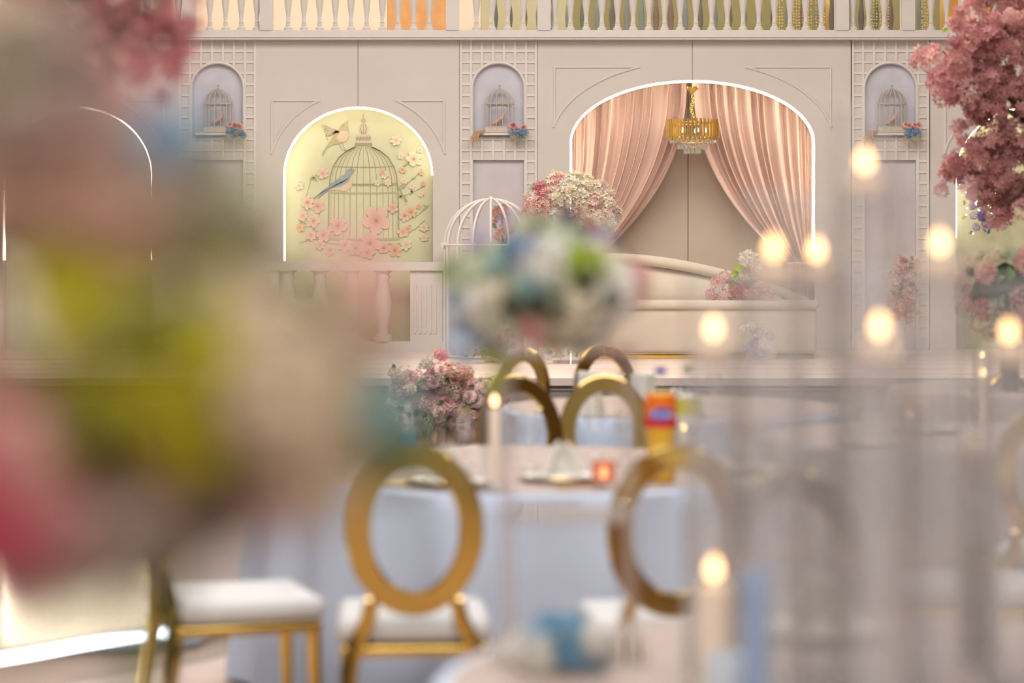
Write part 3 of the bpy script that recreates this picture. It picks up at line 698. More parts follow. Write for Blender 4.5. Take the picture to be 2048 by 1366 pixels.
# big pink and cream arrangement
ps = 222; pa = thing('flower_arrangement', 'big pink and cream hydrangea arrangement beside peach drapes on stage', 'flowers', ((1140-1024)/ps, FPX/ps, STZ))
pz = lambda py: CAMH-(py-HOR)/ps-STZ
MB().lathe([(0, 0), (.16, 0), (.16, .03), (.05, .05), (.03, pz(500)), (.1, pz(480)), (0, pz(480))], 16).build('stand', M_white, pa)
def pal_at(px, py):
    if px-1060 < 70 and py < 400 and py < 385-0.2*(px-1060)+15: return None
rd = random.Random(21)
for i in range(170):
    t = rd.uniform(0, 2*PI); r = math.sqrt(rd.random())
    px, py = 1138+92*r*math.cos(t), 428+78*r*math.sin(t)
    if px < 1085 and py < 365 and rd.random() < .6: continue
    dpt = -math.sqrt(max(0, 1-r*r))*.32
    pinkish = (px < 1105 and py < 440) or py > 440 + 0*px or (px < 1075)
    creamy = px > 1095 and py < 470
    if creamy and rd.random() < .82: m = rd.choice((CREAMP, CREAMP, WHITE, CREAMP, PALE))
    elif pinkish: m = rd.choice((PINK, PINK, PALE, ROSEP, PINK))
    else: m = rd.choice((PALE, CREAMP, PINK))
    bloom(pa, rd.choice(('loose', 'loose', 'cluster')), ((px-1140)/ps, dpt, pz(py)), rd.uniform(.05, .085), (math.cos(t)*r, -1+r*.6, -math.sin(t)*r+.2), m, rd)
for i in range(18):
    t = rd.uniform(0, 2*PI); bloom(pa, 'spray', ((88*math.cos(t))/ps, -.1, pz(428+72*math.sin(t))), .08, (math.cos(t), -.3, -math.sin(t)+.2), rd.choice((CREAMP, PALE, SAGE)), rd)
# flowers on stage floor
def floor_patch(name, label, px, s, items, z0=STZ, cat='flowers'):
    t = thing(name, label, cat, ((px-1024)/s, FPX/s, z0)); rd = random.Random(px)
    for (x, y, r, k, m) in items:
        zz = max(r/s*.55, CAMH-(y-HOR)/s-z0); bloom(t, k, ((x-px)/s, rd.uniform(-.1, .06), zz), r/s, (rd.uniform(-.5, .5), -1, .6), m, rd)
    return t
def rand_items(seed, x0, x1, y0, y1, n, pal, r0, r1):
    rd = random.Random(seed); out = []
    for i in range(n):
        k, m = rd.choice(pal); out.append((rd.uniform(x0, x1), rd.uniform(y0, y1), rd.uniform(r0, r1), k, m))
    return out
DP = [('rose', PALE), ('cluster', CREAMP), ('rose', DUSTY), ('leaf', M_dark), ('spray', SAGE), ('cluster', PINK), ('leaf', M_leaf), ('cluster', BEIGE)]
floor_patch('stage_flowers', 'mixed cream and dusty pink flowers on stage floor below the birdcage frame', 1005, 222, rand_items(1, 965, 1045, 660, 718, 40, DP, 9, 15))
floor_patch('stage_flowers', 'small olive and peach posy on stage left of mixed cream flowers', 950, 224, rand_items(2, 930, 968, 690, 718, 14, [('rose', PEACHP), ('leaf', LIME), ('cluster', BEIGE), ('leaf', M_leaf)], 8, 12))
floor_patch('stage_flowers', 'little tuft of rosy flowers at the stage edge by the pilaster', 884, 226, rand_items(3, 870, 898, 705, 718, 10, [('cluster', PINK), ('cluster', ROSEP)], 6, 9))
floor_patch('stage_flowers', 'white flowers with grey leaves lying before the sofa plinth', 1130, 224, rand_items(4, 1090, 1185, 678, 718, 26, [('cluster', WHITE), ('cluster', CREAMP), ('rose', WHITE), ('leaf', SAGE), ('leaf', M_dark)], 9, 15))
floor_patch('stage_flowers', 'white flowers on stage right of the sofa behind glass candles', 1508, 224, rand_items(5, 1490, 1545, 645, 715, 22, [('cluster', WHITE), ('cluster', LILAC), ('leaf', SAGE)], 9, 15))
pc = floor_patch('flower_column', 'pink flower column with green leaves on stage below right trellis', 1800, 212, rand_items(6, 1774, 1830, 515, 640, 70, [('cluster', PINK), ('loose', PINK), ('cluster', PEACHP), ('leaf', M_leaf), ('leaf', M_dark), ('loose', PALE), ('spray', ROSEP)], 9, 15))
MB().lathe([(0, 0), (.14, 0), (.14, .04), (.06, .07), (.05, .5), (.1, .55), (0, .55)], 14).build('stand', M_white, pc)
# flowers in front of the stage on the mirrored floor
ff = floor_patch('floor_flowers', 'long pink and cream floral bank with grass on mirrored floor before stage', 900, 259,
    rand_items(7, 785, 850, 740, 800, 26, DP, 10, 17) + rand_items(8, 845, 940, 735, 845, 70, [('rose', PALE), ('cluster', PALE), ('cluster', CREAMP), ('rose', PALE), ('cluster', PINK), ('rose', DUSTY), ('leaf', M_dark), ('leaf', M_leaf), ('spray', SAGE)], 10, 17)
    + rand_items(9, 935, 1022, 750, 842, 46, [('rose', PALE), ('cluster', BEIGE), ('cluster', PINK), ('leaf', M_dark), ('spray', SAGE)], 10, 16)
    + rand_items(10, 780, 1020, 795, 845, 60, [('leaf', M_dark), ('blade', M_leaf), ('cluster', PALE), ('rose', PALE)], 12, 18)
    + rand_items(12, 852, 905, 826, 845, 20, [('blade', M_leaf), ('blade', M_dark)], 15, 22)
    + rand_items(13, 895, 935, 738, 752, 8, [('cluster', CORAL), ('cluster', PEACHP)], 12, 16) + [(858, 730, 26, 'spray', BEIGE), (850, 735, 22, 'spray', SAGE), (790, 738, 14, 'leaf', M_dark), (846, 754, 16, 'leaf', M_dark), (862, 752, 16, 'leaf', M_dark)], PLZ)

# small cages in trellis niches
cage_bar = None
def small_cage(cx, label, lb2, lb3):
    y = WY-.02
    t = thing('niche_birdcage', label, 'birdcage', (wx(cx), y, wz(271)), group='small birdcages in the trellis niches')
    Z = lambda py: wz(py)-wz(271); X = lambda d: d/WS
    MB().box((0, .02, Z(268)), (X(86), .13, .03)).build('shelf', M_white, t, False)
    MB().box((X(2), .0, Z(260)), (X(58), .11, .05)).build('base', mat('cage_ivory', srgb(206, 194, 178), .6, var=.1, scale=40), t, False)
    mi = mat('cage_wire', srgb(196, 184, 170), .5); rx, ry = X(28), .055
    for k in range(14):
        a = 2*PI*k/14; c, s_ = math.cos(a), math.sin(a)
        pts = [(rx*c, ry*s_, Z(256)), (rx*c, ry*s_, Z(208)), (rx*.95*c, ry*.95*s_, Z(198)), (rx*.75*c, ry*.75*s_, Z(188)), (rx*.4*c, ry*.4*s_, Z(181)), (rx*.1*c, ry*.1*s_, Z(178))]
        MB().tube([(X(2)+x, yy, z) for x, yy, z in pts], .0045, 4).build('wire', mi, t)
    for py in (208, 254): MB().tube([(X(2)+rx*math.cos(2*PI*i/20), ry*math.sin(2*PI*i/20), Z(py)) for i in range(20)], .006, 5, closed=True).build('hoop', mi, t)
    MB().lathe([(0, Z(179)), (.015, Z(178)), (.006, Z(174)), (.012, Z(172)), (0, Z(168))], 8, (X(2), 0, 0)).build('finial', mi, t)
    br = MB(); br.tube([(X(-14), 0, Z(250)), (X(-4), 0, Z(244)), (X(8), 0, Z(234)), (X(12), 0, Z(226))], [.004, .02, .022, .012], 8); br.build('toy_bird', PINK, t)
    if lb2:
        g2 = thing('pampas_tuft', lb2, 'dried grass', (wx(cx-40), WY-.08, wz(268)))
        rd = random.Random(cx)
        for k in range(30):
            MB().tube([(X(14), .03, .02+rd.uniform(-.02, .02)), (rd.uniform(-.05, .02), -.03, rd.uniform(-.01, .03)), (rd.uniform(-.1, .02), -.06, -rd.uniform(.04, .13))], [.006, .005, .002], 4).build('pampas_strand', mat('pampas_tan', srgb(206, 168, 134), .9), g2)
    g3 = thing('niche_posy', lb3, 'flowers', (wx(cx+38), WY-.09, wz(270)))
    rd = random.Random(cx+1)
    for k in range(9): bloom(g3, 'rose', (X(rd.uniform(-12, 16)), -.02, X(rd.uniform(8, 20))), .035, (0, -1, .5), PINK, rd)
    for k in range(10): bloom(g3, 'cluster', (X(rd.uniform(-14, 18)), -.03, X(rd.uniform(-4, 8))), .032, (0, -1, .2), rd.choice((LBLUE, TEAL, LBLUE, SKYB)), rd)
    for k in range(10): bloom(g3, 'spray', (X(rd.uniform(-16, 20)), -.03, X(rd.uniform(-14, 2))), .04, (0, -1, -.2), rd.choice((CREAMP, CREAMP, SAGE)), rd)
small_cage(435, 'small wire birdcage in trellis niche left of the green mural', None, 'faint posy beside small birdcage in trellis niche left of green mural')
small_cage(997, 'small wire birdcage in trellis niche between mural and drapes', 'tan pampas grass hanging from niche between mural and drapes', 'pink, blue and cream posy hanging from niche between mural and drapes')
small_cage(1781, 'small wire birdcage in trellis niche near the pink blossom tree', 'brownish pampas grass hanging from niche near the blossom tree', 'pink and blue posy hanging from niche near the blossom tree')
# wisteria and fairy lights in the far right arch
wi = thing('wisteria', 'purple wisteria with fairy lights hanging in the far right arch', 'flowers', (wx(1962), WY+.18, wz(470)))
rd = random.Random(4)
MB().tube([(-.12, 0, .9), (.1, .02, 1.0), (.4, 0, .95)], .012, 6).build('vine', M_bark, wi)
for k in range(26): bloom(wi, 'cluster', (rd.uniform(-.05, .1), rd.uniform(-.05, .05), rd.uniform(.05, .9)), .04, (0, -1, -.5), PURPLE, rd)
for k in range(24): bloom(wi, 'leaf', (rd.uniform(-.22, .2), rd.uniform(-.04, .06), rd.uniform(.0, .9)), .06, (rd.uniform(-1, 1), -1, 0), rd.choice((M_leaf, OLIVE)), rd)
fl = MB().lathe([(0, -.01), (.01, 0), (0, .01)], 6).mesh('fairy_bulb', emit('fairy_light', (1, .85, .5), 12))
for k in range(22): link('fairy_bulb', fl, wi, (rd.uniform(-.22, .2), -.07, rd.uniform(.0, .55)))

# ------------------------------------------------------------------ blossom trees
def blossom_tree(name, label, loc, trunk, branches, n, pal, size, seed, thick=.05):
    t = thing(name, label, 'tree', loc); rd = random.Random(seed)
    MB().tube(trunk, [thick*(1-.5*i/(len(trunk)-1)) for i in range(len(trunk))], 8).build('trunk', M_bark, t)
    pts = []
    for b in branches:
        b = smooth_path([Vector(p) for p in b], 4); MB().tube(b, [max(.006, thick*.5*(1-i/len(b))) for i in range(len(b))], 6).build('branch', M_bark, t)
        pts += b[2:]
    for i in range(n):
        p = rd.choice(pts)+Vector([max(-1.3, min(1.3, rd.gauss(0, 1))) for _ in range(3)])*size*1.6
        k, m = rd.choice(pal); bloom(t, k, p, size*rd.uniform(.7, 1.3)*(.7 if k == 'leaf' else 1), (rd.uniform(-1, 1), rd.uniform(-1.4, .4), rd.uniform(-.6, 1)), m, rd)
    return t
TREEA = petal('tree_pink_petal', (222, 164, 160)); TREEB = petal('tree_dusky_petal', (206, 142, 142))
TP = [('loose', TREEB)]*4+[('loose', TREEA)]*6+[('loose', PINK)]*1+[('cluster', TREEA), ('cluster', PINK), ('leaf', LIME)]
ts = 300; T0 = P(2075, 0, ts); T0.z = 0
tl = lambda px, py, dy=0: Vector(((px-2075)/ts, dy, CAMH-(py-HOR)/ts))
T0.z = PLZ
blossom_tree('blossom_tree', 'tall pink cherry blossom tree at the right edge', T0, [tl(2075, 480+(CAMH-PLZ)*ts) - Vector((0, 0, PLZ)), tl(2068, 700), tl(2080, 500), tl(2070, 300), tl(2060, 120)],
    [[tl(2072, 420), tl(2030, 350, -.1), tl(1985, 330, -.15), tl(1945, 345, -.1)], [tl(2070, 330), tl(2020, 260, -.2), tl(1960, 230, -.2), tl(1915, 200, -.1)], [tl(2065, 260), tl(2000, 200, .1), tl(1930, 180, .1), tl(1885, 150)],
     [tl(2060, 200), tl(2010, 120, -.1), tl(1980, 90), tl(1985, 60)], [tl(2060, 160), tl(2040, 60), tl(2030, 20)], [tl(2070, 440), tl(2020, 400, .1), tl(1960, 395), tl(1930, 375)], [tl(2075, 380), tl(2030, 440, -.1), tl(1995, 455, -.2)],
     [tl(2070, 300), tl(1990, 270, -.3), tl(1930, 240, -.3), tl(1895, 225, -.3)], [tl(2075, 300), tl(2120, 200), tl(2160, 120)], [tl(2070, 250), tl(2020, 160, -.3), tl(1965, 140, -.3), tl(1925, 130, -.3)]], 290, TP, .075, 31)
ls2 = 800; L0 = Vector(((-330-1024)/ls2, FPX/ls2, 0))
ll = lambda px, py, dy=0: Vector(((px+330)/ls2, dy, CAMH-(py-HOR)/ls2))
blossom_tree('blossom_tree', 'rosy blossom branches hanging into the top left corner, blurred', L0, [Vector((0, 0, 0)), Vector((.03, 0, .8)), Vector((0, 0, 1.5)), Vector((.05, 0, 2.2))],
    [[ll(-320, 60), ll(-150, -60), ll(60, -40), ll(200, 20), ll(270, 80)], [ll(-320, 0), ll(0, -80, .1), ll(200, -40, .1), ll(330, 20, .1)], [ll(-100, -70), ll(120, 30), ll(215, 110)], [ll(100, -30), ll(270, -20), ll(340, 10)], [ll(60, -40), ll(190, 60), ll(230, 130), ll(215, 190)], [ll(200, 20), ll(300, 70), ll(330, 130)], [ll(-100, -70), ll(-20, 60), ll(60, 160), ll(150, 200)]], 210,
    [('loose', petal('deep_rose_petal', (186, 92, 104)))]*4+[('loose', TREEB)]*4+[('loose', PINK), ('leaf', OLIVE)], .035, 33, .04)

# ------------------------------------------------------------------ chairs
def make_chair():
    t = thing('oval_back_chair', '', 'chair')
    mb = MB(); N = 40; a, b, ai, bi, th = .194, .247, .132, .185, .016; V = []; cz = .748
    tilt = .16
    def pt(x, z, y): return (x, -.235 + y - (z-.5)*tilt, z)
    for i in range(N):
        an = 2*PI*i/N; c, s_ = math.cos(an), math.sin(an)
        V += [pt(a*c, cz+b*s_, -th), pt((a+.006)*c, cz+(b+.006)*s_, 0), pt(a*c, cz+b*s_, th), pt(ai*c, cz+bi*s_, th), pt((ai-.006)*c, cz+(bi-.006)*s_, 0), pt(ai*c, cz+bi*s_, -th)]
    F = [(6*i+k, 6*i+(k+1) % 6, 6*((i+1) % N)+(k+1) % 6, 6*((i+1) % N)+k) for i in range(N) for k in range(6)]
    mb.add(V, F); mb.build('back_ring', M_gold, t)
    for sg in (-1, 1):
        MB().tube([(sg*.122, -.247, .545), (sg*.135, -.235, .48), (sg*.165, -.225, .42), (sg*.188, -.23, .34), (sg*.195, -.25, .2), (sg*.195, -.285, 0)], [.022, .024, .026, .026, .022, .016], 8).build('rear_leg', M_gold, t)
        MB().tube([(sg*.19, .20, .40), (sg*.195, .205, .2), (sg*.195, .215, 0)], [.024, .02, .014], 8).build('front_leg', M_gold, t)
    rounded(-.215, .215, -.225, .225, .375, .41, .012, '', M_gold).build('seat_rail', M_gold, t)
    rounded(-.225, .225, -.215, .235, .41, .485, .034, '', M_seat).build('seat_cushion', M_seat, t)
    return t
chair0 = make_chair()
first = [True]
def chair(x, y, rz, label, group):
    if first[0]:
        first[0] = False; chair0.location = (x, y, 0); chair0.rotation_euler = (0, 0, rz); chair0['label'] = label; chair0['group'] = group; return chair0
    return dup(chair0, (x, y, 0), rz, label, group)
def face(x, y, cx, cy): return math.atan2(cy-y, cx-x)-PI/2
TA = (.02, 8.70); TD = (.80, 11.85); TC = (1.85, 10.1); TBt = (.72, 4.45)
chair(-.295, 7.2, .06, 'gold oval back chair seen from behind, cream seat, front centre', 'chairs round the centre table')
chair(.44, 7.18, .10, 'dark reflecting gold oval chair right of the front centre chair', 'chairs round the centre table')
chair(-.86, 7.56, -1.25, 'gold chair with cream seat turned side on left of front centre chair', 'chairs round the centre table')
chair(.14, 10.06, PI+.4, 'gold oval back chair across the centre table, behind the folded napkin', 'chairs round the centre table')
chair(.40, 10.7, .0, 'gold oval back chair behind centre table with its back to us', 'chairs round the second table')
chair(-.14, 12.7, PI-.75, 'turned gold oval chair behind the tall candle glass, near the floral bank', 'chairs round the second table')
chair(.64, 13.15, PI+.45, 'gold oval chair farthest back, in front of the stage', 'chairs round the second table')
chair(2.0, 8.75, -.4, 'gold oval back chair at right table, behind glass candles, brownish blur', 'chairs round the right table')
chair(.74, 5.82, PI+.12, 'gold oval chair across the nearest table, blurred behind glass cylinders', 'chairs round the nearest table')
chair(1.42, 5.62, PI-.5, 'gold oval chair at the right far side of nearest table', 'chairs round the nearest table')
chair(1.50, 7.85, 1.45, 'gold oval chair seen edge on, right of the glass cylinders', 'chairs round the right table')
chair(2.5, 11.3, PI-.6, 'gold oval chair on far side of right table', 'chairs round the right table')

# ------------------------------------------------------------------ tables
def round_table(name, label, c, r, seed, h=.76, cl=None):
    t = thing(name, label, 'table', (c[0], c[1], 0)); rd = random.Random(seed)
    MB().lathe([(0, h-.04), (r-.01, h-.04), (r-.01, h-.006), (0, h-.006)], 48).build('table_top', M_wood, t)
    MB().lathe([(.3, 0), (.3, .03), (.05, .06), (.05, h-.04), (.2, h-.04)], 16).build('pedestal', M_wood, t)
    N = 160; mb = MB(); ph = [rd.uniform(0, 6) for _ in range(3)]
    def fn(u, v):
        a = 2*PI*u
        if v < .25: rr = r*v/.25; return (rr*math.cos(a), rr*math.sin(a), h)
        if v < .3: k = (v-.25)/.05; return ((r+.012*math.sin(k*PI/2))*math.cos(a), (r+.012*math.sin(k*PI/2))*math.sin(a), h-.012*(1-math.cos(k*PI/2)))
        k = (v-.3)/.7; f = math.sin(a*14+ph[0])+.5*math.sin(a*23+ph[1])+.4*math.sin(a*9+ph[2])
        rr = r+.012+k*.05+f*.045*k**.7; return (rr*math.cos(a), rr*math.sin(a), h-.012-k*(h-.03))
    mb.grid(fn, N, 20); mb.build('tablecloth', cl or M_cloth, t)
    return t
M_champ = mat('champagne_tablecloth', srgb(178, 164, 156), .75, var=.05, scale=3)
M_wood = mat('table_wood', srgb(130, 100, 76), .6, var=.1)
round_table('round_table', 'round centre table under a long white cloth, behind front gold chair', TA, .92, 1)
round_table('round_table', 'second round white cloth table, beyond the centre one', TD, .85, 2)
round_table('round_table', 'round white cloth table at right, behind the glass candles', TC, .8, 3, cl=M_champ)
round_table('round_table', 'nearest round white cloth table carrying the glass candle cluster', TBt, .86, 4)
TAB = .7605

def plate_setting(x, y, label, label2, rz=0):
    p = thing('dinner_plate', label, 'plate', (x, y, TAB))
    MB().lathe([(0, .004), (.08, .004), (.14, .018), (.145, .02), (.14, .014), (.085, 0), (0, 0)], 32).build('plate_dish', M_china, p)
    MB().tube([(.143*math.cos(2*PI*i/40), .143*math.sin(2*PI*i/40), .020) for i in range(40)], .003, 5, closed=True).build('gold_rim', M_gold2, p)
    nk = thing('folded_napkin', label2, 'napkin', (x, y, TAB+.006), rz)
    rounded(-.07, .07, -.075, .075, 0, .018, .006, '', M_linen, 2).build('napkin_base', M_linen, nk)
    mb = MB(); mb.grid(lambda u, v: ((u-.5)*.15*(1-.7*v), .05*math.cos((u-.5)*3)-.05+v*.02, .018+v*.1+.01*math.sin(u*14)), 16, 8)
    o = mb.build('napkin_fan', M_linen, nk); sm = o.modifiers.new('s', 'SOLIDIFY'); sm.thickness = .012
    return p
def cutlery(x, y, rz, label, kind='fork'):
    t = thing(kind, label, kind, (x, y, TAB), rz)
    MB().tube([(0, -.1, .004), (0, -.02, .005), (0, .03, .004)], [.006, .004, .003], 6).build('handle', M_gold2, t)
    if kind == 'fork':
        for k in range(4): MB().tube([(-.009+k*.006, .045, .005), (-.009+k*.006, .1, .006)], .0018, 5).build('tine', M_gold2, t)
        MB().box((0, .04, .005), (.024, .02, .003)).build('fork_head', M_gold2, t, False)
    else: rounded(-.01, .01, .03, .12, .002, .006, .001, '', M_gold2, 2).build('blade', M_gold2, t)
def wine_glass(x, y, label, h=.2, r=.035):
    t = thing('wine_glass', label, 'glass', (x, y, TAB))
    MB().lathe([(0, 0), (r*.95, 0), (r*.9, .004), (.006, .01), (.005, h*.45), (r*.6, h*.5), (r, h*.68), (r*.95, h*.85), (r*.85, h), (r*.83, h), (r*.92, h*.85), (r*.96, h*.68), (r*.5, h*.52), (0, h*.5)], 20).build('goblet', M_glass, t)
    MB().tube([(r*.84*math.cos(2*PI*i/20), r*.84*math.sin(2*PI*i/20), h) for i in range(20)], .0015, 4, closed=True).build('gilded_rim', M_gold2, t)
def candle(name, label, x, y, z0, hz_flame, rg=.05, rc=.022, hglass=None, group=None, footed=True, rose=False):
    """glass hurricane with a candle; flame centre hz_flame above z0"""
    t = thing(name, label, 'candle', (x, y, z0), group=group)
    hc = hz_flame-.035; hg = hglass or hz_flame+.06
    foot = .02
    MB().lathe([(0, 0), (rg*1.15, 0), (rg*1.15, .008), (rg*.9, foot), (0, foot)], 24).build('base', M_crys, t)
    MB().lathe([(rg, foot), (rg, hg), (rg-.003, hg), (rg-.003, foot)], 28).build('glass_tube', M_rose if rose else M_glass, t)
    MB().lathe([(0, foot), (rc, foot), (rc, hc-.004), (rc*.8, hc), (0, hc-.004)], 16).build('wax', M_wax, t)
    MB().tube([(0, 0, hc-.004), (.001, 0, hc+.012)], .0015, 5).build('wick', M_dark, t)
    MB().lathe([(0, hc+.008), (.009, hc+.015), (.0115, hc+.024), (.008, hc+.036), (.003, hc+.044), (0, hc+.048)], 12).build('flame', M_flame, t)
    return t
def tab(px, py, zz=TAB, m=.13):   # table-top spot seen at (px,py), kept on its table
    s = (py-HOR)/(CAMH-zz); x, y = (px-1024)/s, FPX/s
    c, r = min(((TA, .92), (TD, .85), (TC, .8)), key=lambda q: math.hypot(x-q[0][0], y-q[0][1])-q[1])
    d = math.hypot(x-c[0], y-c[1])
    if d > r-m: x, y = c[0]+(x-c[0])*(r-m)/d, c[1]+(y-c[1])*(r-m)/d
    return x, y
M_blush = mat('blush_satin', srgb(174, 152, 141), .55, var=.1, scale=5)
for c_, r_, l_ in ((TA, .895, 'round blush satin topper lying on the centre table'), (TC, .775, 'round blush satin topper lying on the right table'), (TBt, .835, 'round blush satin topper on the nearest table'), (TD, .825, 'round blush satin topper on the second table')):
    o = MB().lathe([(0, .761), (r_-.01, .761), (r_, .763), (r_-.01, .766), (0, .766)], 64).build('table_topper', M_blush); o.location = (c_[0], c_[1], 0); tag(o, l_, 'tablecloth')
TAB = .7665
# --- centre table
x, y = tab(988, 985, m=.08); candle('hurricane_candle', 'tall clear glass candle on centre table beside front gold chair', x, y, TAB, .30, .042, .016, .34)
x, y = tab(1120, 965); plate_setting(x, y, 'white gold rimmed plate on centre table under pale folded napkin', 'pale folded napkin on plate, middle of centre table', .3)
x, y = tab(900, 975); plate_setting(x, y, 'plate on centre table behind the front chair back', 'folded napkin on plate behind front chair back', -.3)
x, y = tab(1480, 945); plate_setting(x, y, 'plate on centre table beside orange soda bottle', 'folded napkin on plate beside orange soda bottle', .8)
x, y = tab(1237, 985); candle('votive_candle', 'ribbed rose glass votive glowing on centre table', x, y, TAB, .055, .04, .024, .085, rose=True)
x, y = tab(1175, 982); cutlery(x, y, 2.2, 'gold fork on centre table left of the rose votive'); x, y = tab(1195, 988); cutlery(x, y, 2.4, 'gold knife on centre table left of the rose votive', 'knife')
x, y = tab(775, 978); cutlery(x, y, 1.7, 'gold fork glinting on centre table behind front chair ring')
for i, (px, py) in enumerate(((1250, 930), (1060, 940), (930, 935), (1190, 915))):
    x, y = tab(px, py); wine_glass(x, y, ('wine glass on centre table behind the rose votive', 'wine glass on centre table right of the tall candle', 'wine glass on centre table left of the tall candle', 'wine glass at the far side of the centre table')[i])
x, y = tab(1390, 910); candle('hurricane_candle', 'small clear glass candle on centre table right of orange soda bottle', x, y, TAB, .115, .035, .016, .16)
# soda bottles
def bottle(name, label, x, y, z0, h, r, liquid, cap, label_m, stripe=None, text=None, empty_neck=.76, lrange=(.42, .70)):
    t = thing(name, label, 'bottle', (x, y, z0))
    prof = [(0, 0), (r*.8, 0), (r, h*.05), (r*.98, h*.18), (r*.86, h*.30), (r*.9, h*.38), (r, h*.44), (r, h*.70), (r*.8, h*.78), (r*.42, h*.88), (r*.3, h*.92), (r*.3, h*.95), (0, h*.95)]
    MB().lathe(prof, 24).build('bottle_shell', M_glass, t)
    lp = [(a*.97, max(.002, z)) for a, z in prof if z <= h*empty_neck]; lp.append((0, h*empty_neck))
    if liquid: MB().lathe(lp, 24).build('soda', liquid, t)
    MB().lathe([(0, h*.945), (r*.36, h*.945), (r*.36, h), (0, h)], 16).build('cap', cap, t)
    if label_m: MB().lathe([(r*1.012, h*lrange[0]), (r*1.012, h*lrange[1])], 24).build('label_band', label_m, t)
    if stripe: MB().lathe([(r*1.02, h*stripe[0]), (r*1.02, h*stripe[1])], 24).build('label_stripe', stripe[2], t)
    if text:
        cu = bpy.data.curves.new('lettering', 'FONT'); cu.body = text[0]; cu.size = text[1]; cu.align_x = 'CENTER'; cu.align_y = 'CENTER'; cu.extrude = .0008; cu.shear = .15
        o = bpy.data.objects.new('lettering', cu); COL.objects.link(o); o.parent = t; o.location = (0, -r*1.09, h*text[2]); o.rotation_euler = (PI/2, 0, 0); cu.materials.append(text[3])
        bpy.context.view_layer.update(); me = bpy.data.meshes.new_from_object(o.evaluated_get(bpy.context.evaluated_depsgraph_get()))
        bpy.data.objects.remove(o); o = link('lettering', me, t, (0, -r*1.09, h*text[2]), (PI/2, 0, 0))
    return t
x, y = tab(1321, 968)
M_or = mat('orange_soda', srgb(246, 186, 0), .3); M_orl = mat('orange_label', srgb(240, 120, 26), .4); M_blu = mat('blue_plastic', srgb(36, 60, 170), .4)
M_redl = mat('red_label', srgb(214, 44, 60), .4); M_logo = mat('logo_blue', srgb(60, 70, 190), .4); M_wht = mat('print_white', srgb(240, 240, 244), .5)
fb = bottle('soda_bottle', 'orange soda bottle with blue cap and orange label on centre table', x, y, TAB, .385, .054, M_or, M_blu, M_orl, None, ('Fanta', .034, .60, M_wht), .78, (.48, .76))
mb = MB(); mb.lathe([(.0555, .49*.385), (.0555, .57*.385)], 24); mb.build('label_stripe', M_redl, fb)
mb = MB()
for i in range(13):
    a = -PI/2+(i-6)*.13
    mb.v += [(.0558*math.cos(a), .0558*math.sin(a), .385*(.60-.055*math.sqrt(1-((i-6)/6.2)**2))), (.0558*math.cos(a), .0558*math.sin(a), .385*(.60+.055*math.sqrt(1-((i-6)/6.2)**2)))]
mb.f = [(2*i, 2*i+2, 2*i+3, 2*i+1) for i in range(12)]; mb.build('logo_patch', M_logo, fb)
x, y = tab(1375, 935)
M_lem = glass('clear_soda', tint=(.96, .98, .95), haze=.12)
lm = bottle('soda_bottle', 'clear lemon soda bottle standing behind the orange one on centre table', x, y, TAB, .36, .05, M_lem, mat('green_cap', srgb(90, 150, 60), .4), mat('pale_label', srgb(222, 222, 216), .5), (.52, .68, mat('lemon_yellow', srgb(210, 200, 50), .4)), None, .74)
x, y = tab(820, 945)
bottle('water_bottle', 'clear water bottle with blue label on left of the centre table', x, y, TAB, .23, .032, M_lem, M_wht, mat('water_label', srgb(70, 140, 190), .4), None, None, .8, (.40, .62))
# --- second table
sD = FPX/11.5
for i, (px, py) in enumerate(((1262, 842), (1110, 838))):
    x, y = tab(px, py)
    nk = thing('tent_napkin', ('tall ivory napkin standing on second table beside the orange soda', 'tall ivory napkin standing on second table, left one')[i], 'napkin', (x, y, TAB))
    mb = MB(); mb.lathe([(.075, 0), (.06, .09), (.062, .19)], 5); o = mb.build('napkin_fold', M_linen, nk, False); MB().box((0, 0, .1), (.09, .02, .2)).build('napkin_crease', M_linen, nk, False)
x, y = tab(1350, 836); plate_setting(x, y, 'plate on second table before the farthest gold chair', 'napkin on second table plate before the farthest gold chair')
for i, (px, py) in enumerate(((1200, 838), (1430, 836), (1020, 842))):
    x, y = tab(px, py); wine_glass(x, y, ('wine glass on second table left of standing napkin', 'wine glass on second table right of standing napkin', 'wine glass at left end of second table')[i])
# --- right table
x, y = tab(1790, 905); candle('hurricane_candle', 'glass candle burning on the right table, left one', x, y, TAB, .14, .05, .02, .2)
x, y = tab(1965, 880); candle('hurricane_candle', 'glass candle on right table below the dark soda bottle', x, y, TAB, .28, .04, .018, .36)
x, y = tab(1650, 905); plate_setting(x, y, 'plate on right table behind candle cluster, left side', 'napkin on right table plate, left side')
x, y = tab(1850, 868); plate_setting(x, y, 'plate on right table, farther right one', 'napkin on the farther right plate of right table')
for i, (px, py) in enumerate(((1585, 898), (1700, 872), (1880, 890), (1740, 890), (1960, 920))):
    x, y = tab(px, py); wine_glass(x, y, ('wine glass on right table, leftmost', 'wine glass on right table near front edge', 'wine glass on right table beyond nearest plate', 'wine glass on right table left of burning candle', 'wine glass on right table, rightmost')[i])
x, y = tab(1940, 950)
